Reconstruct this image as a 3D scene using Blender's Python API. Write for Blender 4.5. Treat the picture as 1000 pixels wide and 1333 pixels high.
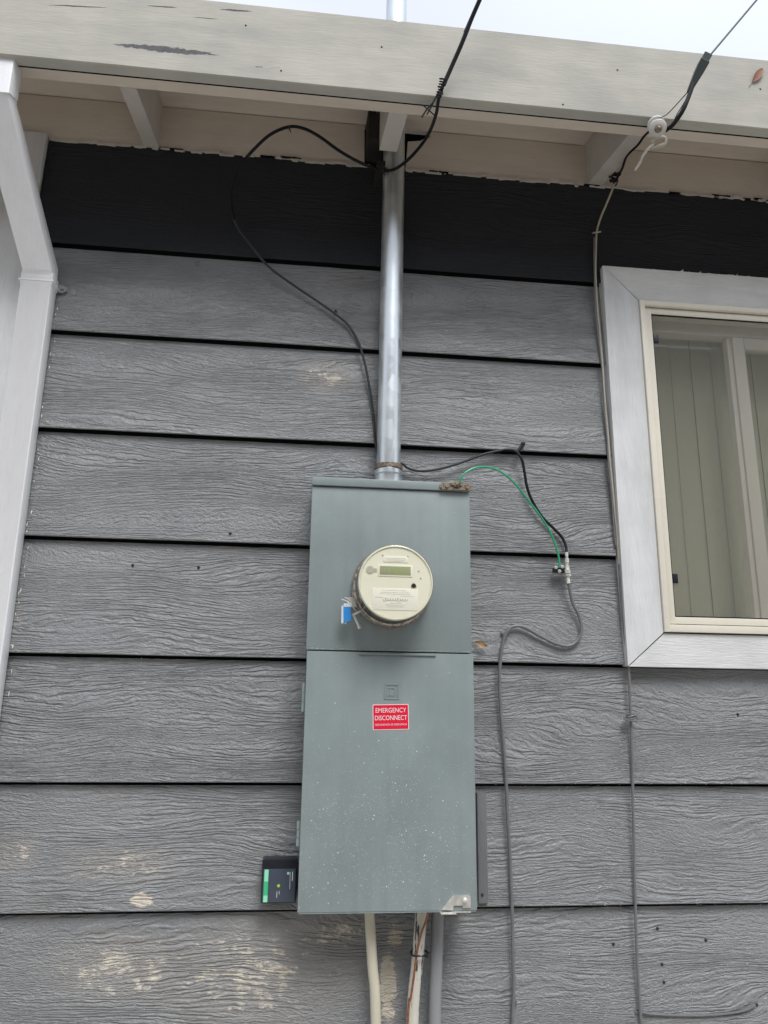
import bpy, bmesh, math, random
import numpy as np
from mathutils import Vector, Matrix, noise as mnoise
random.seed(7)
for o in list(bpy.data.objects): bpy.data.objects.remove(o)
scene = bpy.context.scene
C = scene.collection
rad = math.radians

# ------------------------------------------------------------------ camera
cam_d = bpy.data.cameras.new('camera'); cam = bpy.data.objects.new('camera', cam_d); C.objects.link(cam)
scene.camera = cam
cam_d.sensor_fit = 'HORIZONTAL'; cam_d.sensor_width = 36; cam_d.lens = 36
cam_d.clip_start = 0.02; cam_d.clip_end = 500
pitch, yaw, roll = 0.247655, 0.108288, 0.013511
fw = Vector((math.sin(yaw)*math.cos(pitch), math.cos(yaw)*math.cos(pitch), math.sin(pitch)))
r0 = Vector((math.cos(yaw), -math.sin(yaw), 0)); u0 = r0.cross(fw)
rt = r0*math.cos(roll) + u0*math.sin(roll); up = u0*math.cos(roll) - r0*math.sin(roll)
m = Matrix((rt, up, -fw)).transposed().to_4x4(); m.translation = Vector((0, -1.9046, 1.6001))
cam.matrix_world = m

# ------------------------------------------------------------------ sky, sun, exposure
SUN_EL, SUN_AZ = 55, 14          # sun high behind the viewer, a little to the right, veiled by cloud
w = bpy.data.worlds.new('World'); scene.world = w; w.use_nodes = True
nt = w.node_tree; N = nt.nodes; L = nt.links
bg = N['Background']
sky = N.new('ShaderNodeTexSky'); sky.sky_type = 'NISHITA'; sky.sun_disc = False
sky.sun_elevation = rad(SUN_EL); sky.sun_rotation = rad(180 - SUN_AZ)
sky.air_density = 1.0; sky.dust_density = 0.3; sky.ozone_density = 1.0
hs = N.new('ShaderNodeHueSaturation'); hs.inputs['Saturation'].default_value = 0.26
L.new(sky.outputs[0], hs.inputs['Color'])
# an overcast sky is about three times brighter overhead than at the horizon
tc = N.new('ShaderNodeTexCoord'); sx = N.new('ShaderNodeSeparateXYZ'); L.new(tc.outputs['Generated'], sx.inputs[0])
mr = N.new('ShaderNodeMapRange'); mr.inputs[1].default_value = 0; mr.inputs[2].default_value = 1
mr.inputs[3].default_value = 0.35; mr.inputs[4].default_value = 2.0
L.new(sx.outputs[2], mr.inputs[0])
cn = N.new('ShaderNodeTexNoise'); cn.inputs['Scale'].default_value = 2.2; cn.inputs['Detail'].default_value = 2
w.cycles.sampling_method = 'MANUAL'; w.cycles.sample_map_resolution = 256
L.new(tc.outputs['Generated'], cn.inputs['Vector'])
mc = N.new('ShaderNodeMapRange'); mc.inputs[1].default_value = .3; mc.inputs[2].default_value = .7
mc.inputs[3].default_value = .9; mc.inputs[4].default_value = 1.1
L.new(cn.outputs[0], mc.inputs[0])
mm = N.new('ShaderNodeMath'); mm.operation = 'MULTIPLY'; L.new(mr.outputs[0], mm.inputs[0]); L.new(mc.outputs[0], mm.inputs[1])
vm = N.new('ShaderNodeVectorMath'); vm.operation = 'SCALE'; L.new(hs.outputs[0], vm.inputs[0]); L.new(mm.outputs[0], vm.inputs['Scale'])
L.new(vm.outputs[0], bg.inputs['Color'])
bg.inputs['Strength'].default_value = 0.115

sd = bpy.data.lights.new('sun', 'SUN'); sd.energy = 1.0; sd.angle = rad(24); sd.color = (1, .985, .955)
so = bpy.data.objects.new('sun', sd); C.objects.link(so)
el, az = rad(SUN_EL), rad(SUN_AZ)
sdir = Vector((math.sin(az)*math.cos(el), -math.cos(az)*math.cos(el), math.sin(el)))
so.rotation_euler = (-sdir).to_track_quat('-Z', 'Y').to_euler(); so.location = sdir*30
vs = scene.view_settings; vs.view_transform = 'Standard'; vs.look = 'None'; vs.gamma = 1; vs.use_curve_mapping = False
vs.exposure = 1.22
cy = scene.cycles; cy.max_bounces = 6; cy.diffuse_bounces = 3; cy.glossy_bounces = 3; cy.transmission_bounces = 4; cy.transparent_max_bounces = 8

# ------------------------------------------------------------------ node helpers / materials
MATS = {}
class NT:
    def __init__(s, name, rough=.5, metal=0, spec=.5):
        s.m = bpy.data.materials.new(name); s.m.use_nodes = True; s.t = s.m.node_tree
        s.b = s.t.nodes['Principled BSDF']; s.b.inputs['Roughness'].default_value = rough
        s.b.inputs['Metallic'].default_value = metal; s.b.inputs['Specular IOR Level'].default_value = spec
        MATS[name] = s.m
    def n(s, typ, **kw):
        n = s.t.nodes.new('ShaderNode' + typ)
        for k, v in kw.items(): setattr(n, k, v)
        return n
    def put(s, sock, v):
        if isinstance(v, bpy.types.NodeSocket): s.t.links.new(v, sock)
        elif v is not None: sock.default_value = v
    def math(s, op, a, b=0, c=0, clamp=False):
        n = s.n('Math', operation=op, use_clamp=clamp)
        s.put(n.inputs[0], a); s.put(n.inputs[1], b); s.put(n.inputs[2], c); return n.outputs[0]
    def noise(s, vec, scale, detail=2, rough=.5, dist=0):
        n = s.n('TexNoise'); s.put(n.inputs['Vector'], vec); s.put(n.inputs['Scale'], scale)
        n.inputs['Detail'].default_value = detail; n.inputs['Roughness'].default_value = rough
        n.inputs['Distortion'].default_value = dist; return n.outputs[0]
    def comb(s, x, y, z):
        n = s.n('CombineXYZ'); s.put(n.inputs[0], x); s.put(n.inputs[1], y); s.put(n.inputs[2], z); return n.outputs[0]
    def pos(s):
        g = s.n('NewGeometry'); x = s.n('SeparateXYZ'); s.t.links.new(g.outputs['Position'], x.inputs[0])
        return g.outputs['Position'], x.outputs[0], x.outputs[1], x.outputs[2]
    def rnd(s): return s.n('ObjectInfo').outputs['Random']
    def mapr(s, v, a, b, c=0, d=1, smooth=False):
        n = s.n('MapRange'); n.clamp = True
        if smooth: n.interpolation_type = 'SMOOTHSTEP'
        s.put(n.inputs[0], v)
        for i, q in enumerate((a, b, c, d)): s.put(n.inputs[1+i], q)
        return n.outputs[0]
    def mix(s, f, a, b):
        n = s.n('Mix', data_type='RGBA'); s.put(n.inputs[0], f)
        s.put(n.inputs[6], a if not isinstance(a, tuple) else (*a, 1)); s.put(n.inputs[7], b if not isinstance(b, tuple) else (*b, 1))
        return n.outputs[2]
    def col(s, c): s.put(s.b.inputs['Base Color'], c if not isinstance(c, tuple) else (*c, 1))
    def rough(s, v): s.put(s.b.inputs['Roughness'], v)
    def bump(s, h, strength=1, dist=.001, normal=None):
        n = s.n('Bump'); s.put(n.inputs['Height'], h); n.inputs['Strength'].default_value = strength
        n.inputs['Distance'].default_value = dist
        if normal: s.put(n.inputs['Normal'], normal)
        s.put(s.b.inputs['Normal'], n.outputs[0]); return n.outputs[0]

def ell(t, x, z, cx, cz, rx, rz):
    """soft elliptical mask around a worn place on the wall"""
    a = t.math('DIVIDE', t.math('SUBTRACT', x, cx), rx); b = t.math('DIVIDE', t.math('SUBTRACT', z, cz), rz)
    d = t.math('ADD', t.math('MULTIPLY', a, a), t.math('MULTIPLY', b, b))
    return t.mapr(d, 1.0, 0.0)

def siding(name, base, wear=True, relief=1.0, rough0=.32, spec=.45):
    t = NT(name, spec=spec); p, x, y, z = t.pos(); r = t.math('MULTIPLY', t.rnd(), 53.0)
    # flowing grain: height field coordinate warped by broad noise so lines close round knots
    wv = t.comb(t.math('MULTIPLY', x, 2.1), t.math('MULTIPLY', z, 8.0), r)
    warp = t.noise(wv, 1.0, 1.0, .4)
    wv2 = t.comb(t.math('MULTIPLY', x, 16.0), t.math('MULTIPLY', z, 45.0), t.math('ADD', r, 9.0))
    warp2 = t.noise(wv2, 1.0, 2, .6)
    h = t.math('ADD', z, t.math('ADD', t.math('MULTIPLY', warp, .13), t.math('MULTIPLY', warp2, .012)))
    g1 = t.noise(t.comb(t.math('MULTIPLY', x, 10.0), t.math('MULTIPLY', h, 195.0), r), 1.0, 1.0, .5)
    g2 = t.noise(t.comb(t.math('MULTIPLY', x, 85.0), t.math('MULTIPLY', h, 330.0), r), 1.0, 2.0, .6)
    gro = t.mapr(g1, .36, .62, 0, 1, True)
    amp = t.mapr(t.noise(t.comb(t.math('MULTIPLY', x, 2.2), t.math('MULTIPLY', z, 9), t.math('ADD', r, 3)), 1, 1), .36, .60, .30, 1.0, True)
    hh = t.math('MULTIPLY', t.math('ADD', t.math('MULTIPLY', gro, .50), t.math('MULTIPLY', g1, .85)), amp)
    hh = t.math('ADD', hh, t.math('MULTIPLY', g2, t.math('SUBTRACT', 1.45, t.math('MULTIPLY', amp, .5))))
    fine = t.noise(p, 420, 2, .6)
    hh = t.math('ADD', hh, t.math('MULTIPLY', fine, .34))
    hh = t.math('MULTIPLY', hh, t.mapr(t.rnd(), 0, 1, .72, 1.12))
    nrm = t.bump(hh, 1.0, .0037*relief)
    dirt = t.noise(p, 5, 3, .65); d2 = t.noise(t.comb(t.math('MULTIPLY', x, 14), y, t.math('MULTIPLY', z, 90)), 1, 2, .6)
    c = t.mix(t.mapr(dirt, .3, .7), tuple(v*.88 for v in base), tuple(v*1.10 for v in base))
    c = t.mix(t.mapr(d2, .35, .75, 0, .18), c, tuple(v*.72 for v in base))
    if wear: c = t.mix(t.math('MULTIPLY', t.mapr(t.noise(p, 3.1, 2, .6), .52, .7), .30), c, (.235, .218, .205))
    if wear:
        tot = None
        for (cx, _, cz), rx, rz, k in WEAR:
            e = t.math('MULTIPLY', ell(t, x, z, cx, cz, rx, rz), k)
            tot = e if tot is None else t.math('MAXIMUM', tot, e)
        chip = t.noise(t.comb(t.math('MULTIPLY', x, 60), y, t.math('MULTIPLY', h, 190)), 1, 3, .7)
        big = t.noise(p, 26, 2, .6)
        f = t.math('ADD', t.math('MULTIPLY', chip, .65), t.math('MULTIPLY', big, .55))
        f = t.math('ADD', f, t.math('MULTIPLY', t.math('SUBTRACT', gro, .5), .12))
        thr = t.math('SUBTRACT', .965, t.math('MULTIPLY', tot, .55))
        ff = t.mapr(t.math('SUBTRACT', f, thr), 0.0, .10)
        c = t.mix(t.math('MULTIPLY', ff, t.mapr(tot, 0, .25)), c, (.63, .58, .48))
        haze_ = t.math('MULTIPLY', tot, .42)
        c = t.mix(haze_, c, (.36, .31, .255))
    t.col(c)
    t.rough(t.mapr(dirt, .3, .7, rough0-.06, rough0+.12))
    return t.m

WEAR = [((0.047,-0.015,2.4488), .10, .07, .72), ((-0.3166,-0.017,1.1809), .035, .02, 1.15), ((-0.357,-0.012,1.2535), .16, .05, .60),
        ((-0.0672,-0.012,1.0266), .30, .14, .66), ((-0.346,-0.012,1.0472), .22, .09, .66), ((0.2286,-0.012,0.9976), .028, .10, 1.25),
        ((-0.5965,-0.012,1.2786), .06, .06, .55), ((0.0979,-0.012,1.1075), .20, .05, .62), ((0.2448,-0.012,1.0973), .03, .04, .9),
        ((-0.6615,-0.012,1.7975), .03, .06, .5), ((-0.1745,-0.012,1.9709), .05, .02, .45), ((0.5152,-0.012,0.9682), .012, .05, .9)]
siding('siding_grey_paint', (.226, .234, .240))
siding('siding_near_black', (.031, .033, .038), wear=False, relief=.8, rough0=.7, spec=.12)  # even near-black tone, used on the top board alone

def paint(name, base, dark, rough=.45, spec=.4, grain=None, peel=.0, bumpd=.0006, scar=None, under=(.09, .09, .095), stain=.35):
    t = NT(name, rough, 0, spec); p, x, y, z = t.pos()
    v = t.comb(t.math('MULTIPLY', x, 3), t.math('MULTIPLY', y, 12), t.math('MULTIPLY', z, 24)) if grain == 'x' else \
        t.comb(t.math('MULTIPLY', x, 24), t.math('MULTIPLY', y, 12), t.math('MULTIPLY', z, 3)) if grain == 'z' else \
        t.comb(t.math('MULTIPLY', x, 8), t.math('MULTIPLY', y, 8), t.math('MULTIPLY', z, 8))
    n1 = t.noise(v, 1.2, 3, .62); n2 = t.noise(p, 6, 3, .6)
    st = t.math('ADD', t.math('MULTIPLY', n1, .5), t.math('MULTIPLY', n2, .5))
    c = t.mix(t.mapr(st, .40, .66, 0, stain), base, dark)
    c = t.mix(t.mapr(t.noise(v, 7, 3, .6), .5, .75, 0, .22), c, dark)
    peelf = None
    if peel > 0:
        pn = t.math('ADD', t.math('MULTIPLY', t.noise(v, 4.5, 6, .72), .6), t.math('MULTIPLY', t.noise(p, 5, 2), .4))
        peelf = t.mapr(pn, .70-peel, .71-peel)
    if scar:
        for (cx, _, cz), (ex, _, ez), hw in scar:
            s_ = t.math('DIVIDE', t.math('SUBTRACT', x, (cx+ex)/2), abs(ex-cx)/2)
            zz = t.math('SUBTRACT', z, t.math('ADD', (cz+ez)/2, t.math('MULTIPLY', s_, (ez-cz)/2)))
            env = t.math('SUBTRACT', 1.0, t.math('MULTIPLY', s_, s_))
            jag = t.math('MULTIPLY', t.math('SUBTRACT', t.noise(t.comb(t.math('MULTIPLY', x, 70), y, t.math('MULTIPLY', z, 160)), 1, 4, .7), .5), hw*2.2)
            dd = t.math('SUBTRACT', t.math('MULTIPLY', env, hw), t.math('ABSOLUTE', t.math('ADD', zz, jag)))
            q = t.mapr(dd, 0, hw*.1)
            peelf = q if peelf is None else t.math('MAXIMUM', peelf, q)
    hgt = t.math('MULTIPLY', t.noise(v, 9, 2, .65), 1.0)
    if peelf is not None:
        c = t.mix(peelf, c, t.mix(t.noise(p, 60, 3), tuple(u*.5 for u in under), tuple(u*1.3 for u in under)))
        hgt = t.math('SUBTRACT', hgt, t.math('MULTIPLY', peelf, 1.2))
    t.col(c); t.bump(hgt, 1.0, bumpd)
    t.rough(t.mapr(n2, .3, .7, rough-.08, rough+.12))
    return t.m
paint('fascia_cream_paint', (.470, .452, .395), (.335, .330, .310), .65, grain='x', spec=.12, stain=.7, peel=.030, scar=[((-0.4915,-0.36,3.1007), (-0.2374,-0.36,3.0994), .0085),
      ((-0.6499,-0.36,3.1933), (-0.5104,-0.36,3.2031), .0022), ((-0.4229,-0.36,3.2217), (-0.3474,-0.36,3.225), .0022), ((-0.2515,-0.36,3.2333), (-0.1688,-0.36,3.2375), .0028), ((-0.3131,-0.36,3.2022), (-0.2495,-0.36,3.2038), .0012)], under=(.13, .13, .135))
paint('eave_cream_paint', (.64, .56, .475), (.48, .42, .35), .6, spec=.2, grain='x', peel=.006, under=(.04, .035, .03))
paint('rafter_paint', (.55, .51, .46), (.41, .38, .34), .5, grain=None, stain=.5)
paint('trim_white_paint', (.67, .675, .67), (.46, .465, .465), .42, grain='z', stain=.65, bumpd=.0012)
paint('trim_white_paint_horizontal', (.67, .67, .66), (.46, .46, .455), .42, grain='x', stain=.65, bumpd=.0014)
paint('gutter_white_enamel', (.80, .805, .82), (.60, .60, .61), .30, grain='z', stain=.25, bumpd=.0002)
paint('vinyl_cream', (.72, .68, .58), (.60, .56, .47), .30, grain=None, stain=.3, bumpd=.0001)
paint('pipe_cream_paint', (.62, .58, .46), (.45, .42, .34), .42, grain='z', peel=.0, stain=.5, bumpd=.0005)
paint('pipe_peeling_paint', (.62, .60, .52), (.42, .40, .36), .42, grain='z', peel=.11, under=(.06, .06, .065), bumpd=.0006)
paint('grey_paint_plain', (.27, .277, .285), (.20, .20, .21), .42, grain='z', stain=.5, bumpd=.0006)
paint('batten_paint', (.17, .173, .178), (.11, .11, .115), .45, grain='z', stain=.6, bumpd=.0012)
paint('sash_vinyl', (.74, .69, .60), (.62, .58, .50), .4, grain=None, bumpd=.0001)
paint('meter_face_print', (.80, .78, .65), (.70, .68, .55), .35, grain=None, stain=.4, bumpd=.0)
paint('porcelain_white', (.66, .64, .60), (.40, .37, .33), .25, grain=None, stain=.5, bumpd=.0001)
paint('tan_wire_paint', (.50, .45, .36), (.28, .25, .20), .5, grain=None, stain=.6, bumpd=.0003)
paint('old_wood', (.024, .019, .015), (.010, .008, .007), .8, grain='z', stain=.8, bumpd=.002)

def enamel(name, base):
    t = NT(name, .36, 0, .6); p, x, y, z = t.pos()
    n1 = t.noise(p, 5, 5, .6); n2 = t.noise(t.comb(t.math('MULTIPLY', x, 40), y, t.math('MULTIPLY', z, 3)), 1, 4, .6)
    c = t.mix(t.mapr(n1, .35, .68), tuple(v*.90 for v in base), tuple(v*1.06 for v in base))
    c = t.mix(t.mapr(n2, .45, .75, 0, .45), c, tuple(v*.80 for v in base))
    sp = t.mapr(t.noise(p, 260, 2, .5), .66, .74, 0, .25)
    c = t.mix(sp, c, (.5, .53, .52))
    t.col(c); t.rough(t.mapr(n1, .3, .7, .30, .46)); t.bump(t.math('ADD', t.math('MULTIPLY', t.noise(p, 7, 1), 9.0), t.noise(p, 420, 2)), .3, .0005)
    return t.m
enamel('panel_enamel', (.243, .288, .286))

def metal(name, base, rough, mott=30, dirt=None, metallic=.9):
    t = NT(name, rough, metallic); p, x, y, z = t.pos()
    v = t.n('TexVoronoi'); v.inputs['Scale'].default_value = mott*3; t.put(v.inputs['Vector'], p)
    sep = t.n('SeparateColor'); t.put(sep.inputs[0], v.outputs['Color'])
    n1 = t.noise(p, mott, 4, .6)
    f = t.math('ADD', t.math('MULTIPLY', sep.outputs[0], .22), t.math('MULTIPLY', n1, .78))
    c = t.mix(t.mapr(f, .3, .7), tuple(v*.86 for v in base), tuple(min(1, v*1.08) for v in base))
    if dirt:
        c = t.mix(t.mapr(t.noise(p, mott*1.7, 5, .7), .45, .62), c, dirt)
    t.col(c); t.rough(t.mapr(f, .3, .7, rough-.07, rough+.12)); t.bump(n1, .15, .0003)
    return t.m
metal('galvanised_steel', (.62, .66, .68), .33, 9, metallic=.82)
metal('zinc_plate', (.80, .78, .73), .36, 30, metallic=.7)
metal('rusty_plate', (.28, .23, .18), .55, 120, dirt=(.10, .07, .05), metallic=.5)
metal('brass_screw', (.55, .47, .33), .38, 140, dirt=(.2, .15, .09))
metal('meter_ring_metal', (.42, .37, .32), .33, 60, dirt=(.16, .12, .10), metallic=.8)
metal('copper', (.42, .17, .09), .45, 80, dirt=(.20, .09, .05), metallic=.7)

def plain(name, c, rough=.45, metal=0, spec=.5, var=.12):
    t = NT(name, rough, metal, spec); p, *_ = t.pos(); n = t.noise(p, 40, 4, .6)
    t.col(t.mix(n, tuple(v*(1-var) for v in c), tuple(min(1, v*(1+var)) for v in c))); return t.m
plain('black_jacket', (.006, .006, .008), .5, spec=.25)
plain('dark_grey_jacket', (.035, .037, .040), .5, spec=.3, var=.3)
plain('painted_cable_grey', (.15, .153, .158), .45, var=.25)
plain('green_jacket', (.03, .33, .17), .35)
plain('clamp_green_black', (.012, .020, .019), .4, var=.4)
plain('black_plastic', (.012, .014, .020), .35)
plain('device_label_slate', (.060, .072, .100), .30, var=.05)
plain('device_green', (.05, .50, .22), .35, var=.04); plain('device_pale_green', (.28, .78, .50), .35, var=.04)
plain('device_lime', (.40, .66, .06), .4, var=.03)
plain('white_print', (.72, .72, .74), .5, var=.03)
plain('sticker_red', (.72, .012, .045), .33, var=.03); plain('sticker_white', (.80, .74, .75), .4, var=.03)
plain('lcd_olive', (.33, .36, .20), .22, var=.05); plain('print_grey', (.30, .30, .26), .5); plain('print_faint', (.45, .445, .37), .5)
plain('plate_ivory', (.82, .81, .72), .35, var=.04); plain('meter_dark', (.03, .03, .03), .3); plain('meter_side', (.055, .05, .045), .22, var=.5)
plain('seal_blue', (.04, .28, .72), .3); plain('seal_clear', (.62, .68, .72), .15)
plain('leaf_rust', (.23, .085, .045), .6, var=.4); plain('leaf_tan', (.33, .20, .08), .6, var=.5)
plain('shadow_black', (.006, .006, .006), .9, spec=.1); plain('caulk_cream', (.50, .46, .40), .6, var=.3)  # shadow_black: painted shade in slots and recess; also gasket and paint flakes
plain('blind_fabric', (.74, .73, .62), .7, var=.05); plain('roof_felt', (.05, .05, .05), .9, var=.4)
plain('room_wall', (.25, .24, .22), .8); plain('core_board', (.012, .011, .010), .9, spec=.1)

def mix_trans(name, col, rough, alpha, glossy, tint=(.86, .90, .88, 1)):
    """thin clear sheet: mostly see-through, mirror-like at grazing angles"""
    t = NT(name); tr = t.n('BsdfTransparent'); gl = t.n('BsdfGlossy') if glossy else t.n('BsdfDiffuse')
    gl.inputs['Roughness'].default_value = rough; gl.inputs['Color'].default_value = (*col, 1)
    mx = t.n('MixShader'); out = t.t.nodes['Material Output']
    if glossy:
        lw = t.n('LayerWeight'); lw.inputs[0].default_value = .5; f5 = t.math('POWER', lw.outputs['Facing'], 5.0)
        t.put(mx.inputs[0], t.math('ADD', t.math('MULTIPLY', f5, .9), alpha, clamp=True))
        tr.inputs['Color'].default_value = tint
    else: mx.inputs[0].default_value = alpha
    t.put(mx.inputs[1], tr.outputs[0]); t.put(mx.inputs[2], gl.outputs[0]); t.put(out.inputs['Surface'], mx.outputs[0])
    return t.m
mix_trans('window_glass', (.9, .95, .92), .02, .05, True, (.90, .90, .86, 1))
mix_trans('cover_glass', (.9, .9, .86), .08, .03, True, (.98, .98, .95, 1))
# insect screen: woven mesh, the weave itself is too fine to pick apart
def screen_mat():
    t = NT('insect_screen'); p, x, y, z = t.pos()
    a = t.math('ABSOLUTE', t.math('SINE', t.math('MULTIPLY', x, math.pi/.0016)))
    b = t.math('ABSOLUTE', t.math('SINE', t.math('MULTIPLY', z, math.pi/.0016)))
    k = t.math('MAXIMUM', t.math('LESS_THAN', a, .40), t.math('LESS_THAN', b, .40))
    tr = t.n('BsdfTransparent'); di = t.n('BsdfDiffuse'); di.inputs['Color'].default_value = (.20, .20, .18, 1)
    mx = t.n('MixShader'); t.put(mx.inputs[0], k); t.put(mx.inputs[1], tr.outputs[0]); t.put(mx.inputs[2], di.outputs[0])
    t.put(t.t.nodes['Material Output'].inputs['Surface'], mx.outputs[0])
screen_mat()
def water_mat():
    t = NT('rain_water', .04, 0, .6); t.col((.90, .93, .94)); t.b.inputs['Transmission Weight'].default_value = .5
    t.b.inputs['IOR'].default_value = 1.33
water_mat()
def ground_mat():
    t = NT('ground_concrete', .8); p, *_ = t.pos()
    n = t.noise(p, 2.5, 6, .65); v = t.n('TexVoronoi'); v.inputs['Scale'].default_value = 45; t.put(v.inputs['Vector'], p)
    t.col(t.mix(n, (.44, .41, .37), (.56, .53, .48))); t.bump(v.outputs[0], .8, .01)
ground_mat()

# ------------------------------------------------------------------ mesh helpers
class MB:
    def __init__(s): s.v = []; s.f = []
    def add(s, v, f):
        o = len(s.v); s.v += [tuple(q) for q in v]; s.f += [tuple(i+o for i in q) for q in f]; return s
    def box(s, x0, x1, y0, y1, z0, z1, bev=0):
        if bev <= 0:
            v = [(x, y, z) for z in (z0, z1) for y in (y0, y1) for x in (x0, x1)]
            return s.add(v, [(0, 2, 3, 1), (4, 5, 7, 6), (0, 1, 5, 4), (2, 6, 7, 3), (0, 4, 6, 2), (1, 3, 7, 5)])
        bm = bmesh.new(); bmesh.ops.create_cube(bm, size=1)
        for q in bm.verts: q.co = Vector(((x0+x1)/2 + q.co.x*(x1-x0), (y0+y1)/2 + q.co.y*(y1-y0), (z0+z1)/2 + q.co.z*(z1-z0)))
        bmesh.ops.bevel(bm, geom=list(bm.edges), offset=bev, segments=2, affect='EDGES', profile=.6)
        return s.bm(bm)
    def bm(s, bm, mat=None):
        bm.verts.ensure_lookup_table(); bm.verts.index_update()
        s.add([(mat @ q.co) if mat else q.co.copy() for q in bm.verts], [[q.index for q in f.verts] for f in bm.faces]); bm.free(); return s
    def prism(s, poly, y0, y1):
        """poly: outline in x,z; extruded between two y planes"""
        n = len(poly); v = [(x, y0, z) for x, z in poly] + [(x, y1, z) for x, z in poly]
        ar = sum(poly[i][0]*poly[(i+1) % n][1] - poly[(i+1) % n][0]*poly[i][1] for i in range(n))
        f = [tuple(range(n)), tuple(range(2*n-1, n-1, -1))] + [(i, i+n, (i+1) % n + n, (i+1) % n) for i in range(n)]
        if (ar < 0) != (y0 > y1): f = [q[::-1] for q in f]
        return s.add(v, f)
    def tube(s, pts, r, seg=10, caps=True):
        pts = [Vector(p) for p in pts]; n = len(pts); rs = r if isinstance(r, (list, tuple)) else [r]*n
        ring = []; u = None
        for i, p in enumerate(pts):
            d = (pts[min(i+1, n-1)] - pts[max(i-1, 0)]).normalized()
            if u is None: u = d.orthogonal().normalized()
            else: u = (u - d*u.dot(d)).normalized()
            w_ = d.cross(u)
            ring.append([p + (u*math.cos(2*math.pi*k/seg) + w_*math.sin(2*math.pi*k/seg))*rs[i] for k in range(seg)])
        v = [q for rg in ring for q in rg]
        f = [(i*seg+k, i*seg+(k+1) % seg, (i+1)*seg+(k+1) % seg, (i+1)*seg+k) for i in range(n-1) for k in range(seg)]
        if caps: f += [tuple(range(seg-1, -1, -1)), tuple((n-1)*seg+k for k in range(seg))]
        return s.add(v, f)
    def lathe(s, prof, c, axis=(0, -1, 0), seg=40):
        """prof: (radius, distance along axis); closed at zero radius"""
        a = Vector(axis).normalized(); u = a.orthogonal().normalized(); w_ = a.cross(u); c = Vector(c)
        v = [c + a*d + (u*math.cos(2*math.pi*k/seg) + w_*math.sin(2*math.pi*k/seg))*max(r, 1e-5) for r, d in prof for k in range(seg)]
        f = [(i*seg+k, i*seg+(k+1) % seg, (i+1)*seg+(k+1) % seg, (i+1)*seg+k) for i in range(len(prof)-1) for k in range(seg)]
        return s.add(v, f)
def cr(pts, n=6):
    """smooth curve through points"""
    P = [Vector(p) for p in pts]; out = []
    for i in range(len(P)-1):
        a, b, c, d = P[max(i-1, 0)], P[i], P[i+1], P[min(i+2, len(P)-1)]
        for k in range(n):
            t = k/n
            out.append(.5*((2*b) + (c-a)*t + (2*a-5*b+4*c-d)*t*t + (3*b-a-3*c+d)*t**3))
    return out + [P[-1]]
def off(pts, y=-.0245):
    return [(p[0], min(p[1], y), p[2]) for p in pts]
def wob(pts, a, seed=0):
    return [p + Vector((mnoise.noise(p*9 + Vector((seed, 0, 0))), 0, mnoise.noise(p*9 + Vector((0, seed+5, 3)))))*a for p in pts]

def obj(name, mb, mat, parent=None, smooth=35, origin=None):
    me = bpy.data.meshes.new(name)
    vs_ = mb.v; c = Vector(origin) if origin else (sum((Vector(q) for q in vs_), Vector())/max(1, len(vs_)))
    me.from_pydata([tuple(Vector(q)-c) for q in vs_], [], mb.f); me.update()
    b_m = bmesh.new(); b_m.from_mesh(me); bmesh.ops.recalc_face_normals(b_m, faces=b_m.faces); b_m.to_mesh(me); b_m.free()
    me.materials.append(MATS[mat])
    if smooth:
        me.shade_smooth(); me.set_sharp_from_angle(angle=rad(smooth))
    o = bpy.data.objects.new(name, me); C.objects.link(o)
    if parent is not None:
        o.parent = parent; o.location = c - world_loc(parent)
    else: o.location = c
    return o
def world_loc(o):
    l = Vector(o.location)
    while o.parent is not None: o = o.parent; l = l + Vector(o.location)
    return l
def tag(o, label=None, cat=None, group=None, kind=None):
    for k, v in (('label', label), ('category', cat), ('group', group), ('kind', kind)):
        if v: o[k] = v
    return o
def thing(name, loc, label, cat, group=None):
    o = bpy.data.objects.new(name, None); C.objects.link(o); o.location = loc; o.empty_display_size = .05
    return tag(o, label, cat, group)
def plabel(o, label): o['label'] = label; return o
def text_mb(body, size, cx, cz, y, depth=.0002, rot=0, width=None):
    cu = bpy.data.curves.new('t', 'FONT'); cu.body = body; cu.size = size; cu.align_x = 'CENTER'; cu.align_y = 'CENTER'; cu.extrude = depth; cu.resolution_u = 3
    o = bpy.data.objects.new('t', cu); C.objects.link(o); bpy.context.view_layer.update()
    me = bpy.data.meshes.new_from_object(o.evaluated_get(bpy.context.evaluated_depsgraph_get()))
    mb = MB(); xs = [v.co.x for v in me.vertices]; k = width/(max(xs)-min(xs)) if width else 1
    ca, sa = math.cos(rot), math.sin(rot)
    mb.add([(cx + v.co.x*k*ca - v.co.y*sa, y - v.co.z, cz + v.co.x*k*sa + v.co.y*ca) for v in me.vertices], [tuple(p.vertices) for p in me.polygons])
    bpy.data.objects.remove(o); bpy.data.curves.remove(cu); bpy.data.meshes.remove(me)
    return mb

# ------------------------------------------------------------------ ground
g = MB(); g.add([(-150, -150, 0), (150, -150, 0), (150, 150, 0), (-150, 150, 0)], [(0, 1, 2, 3)])
tag(obj('ground', g, 'ground_concrete', smooth=0), kind='structure')

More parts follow.
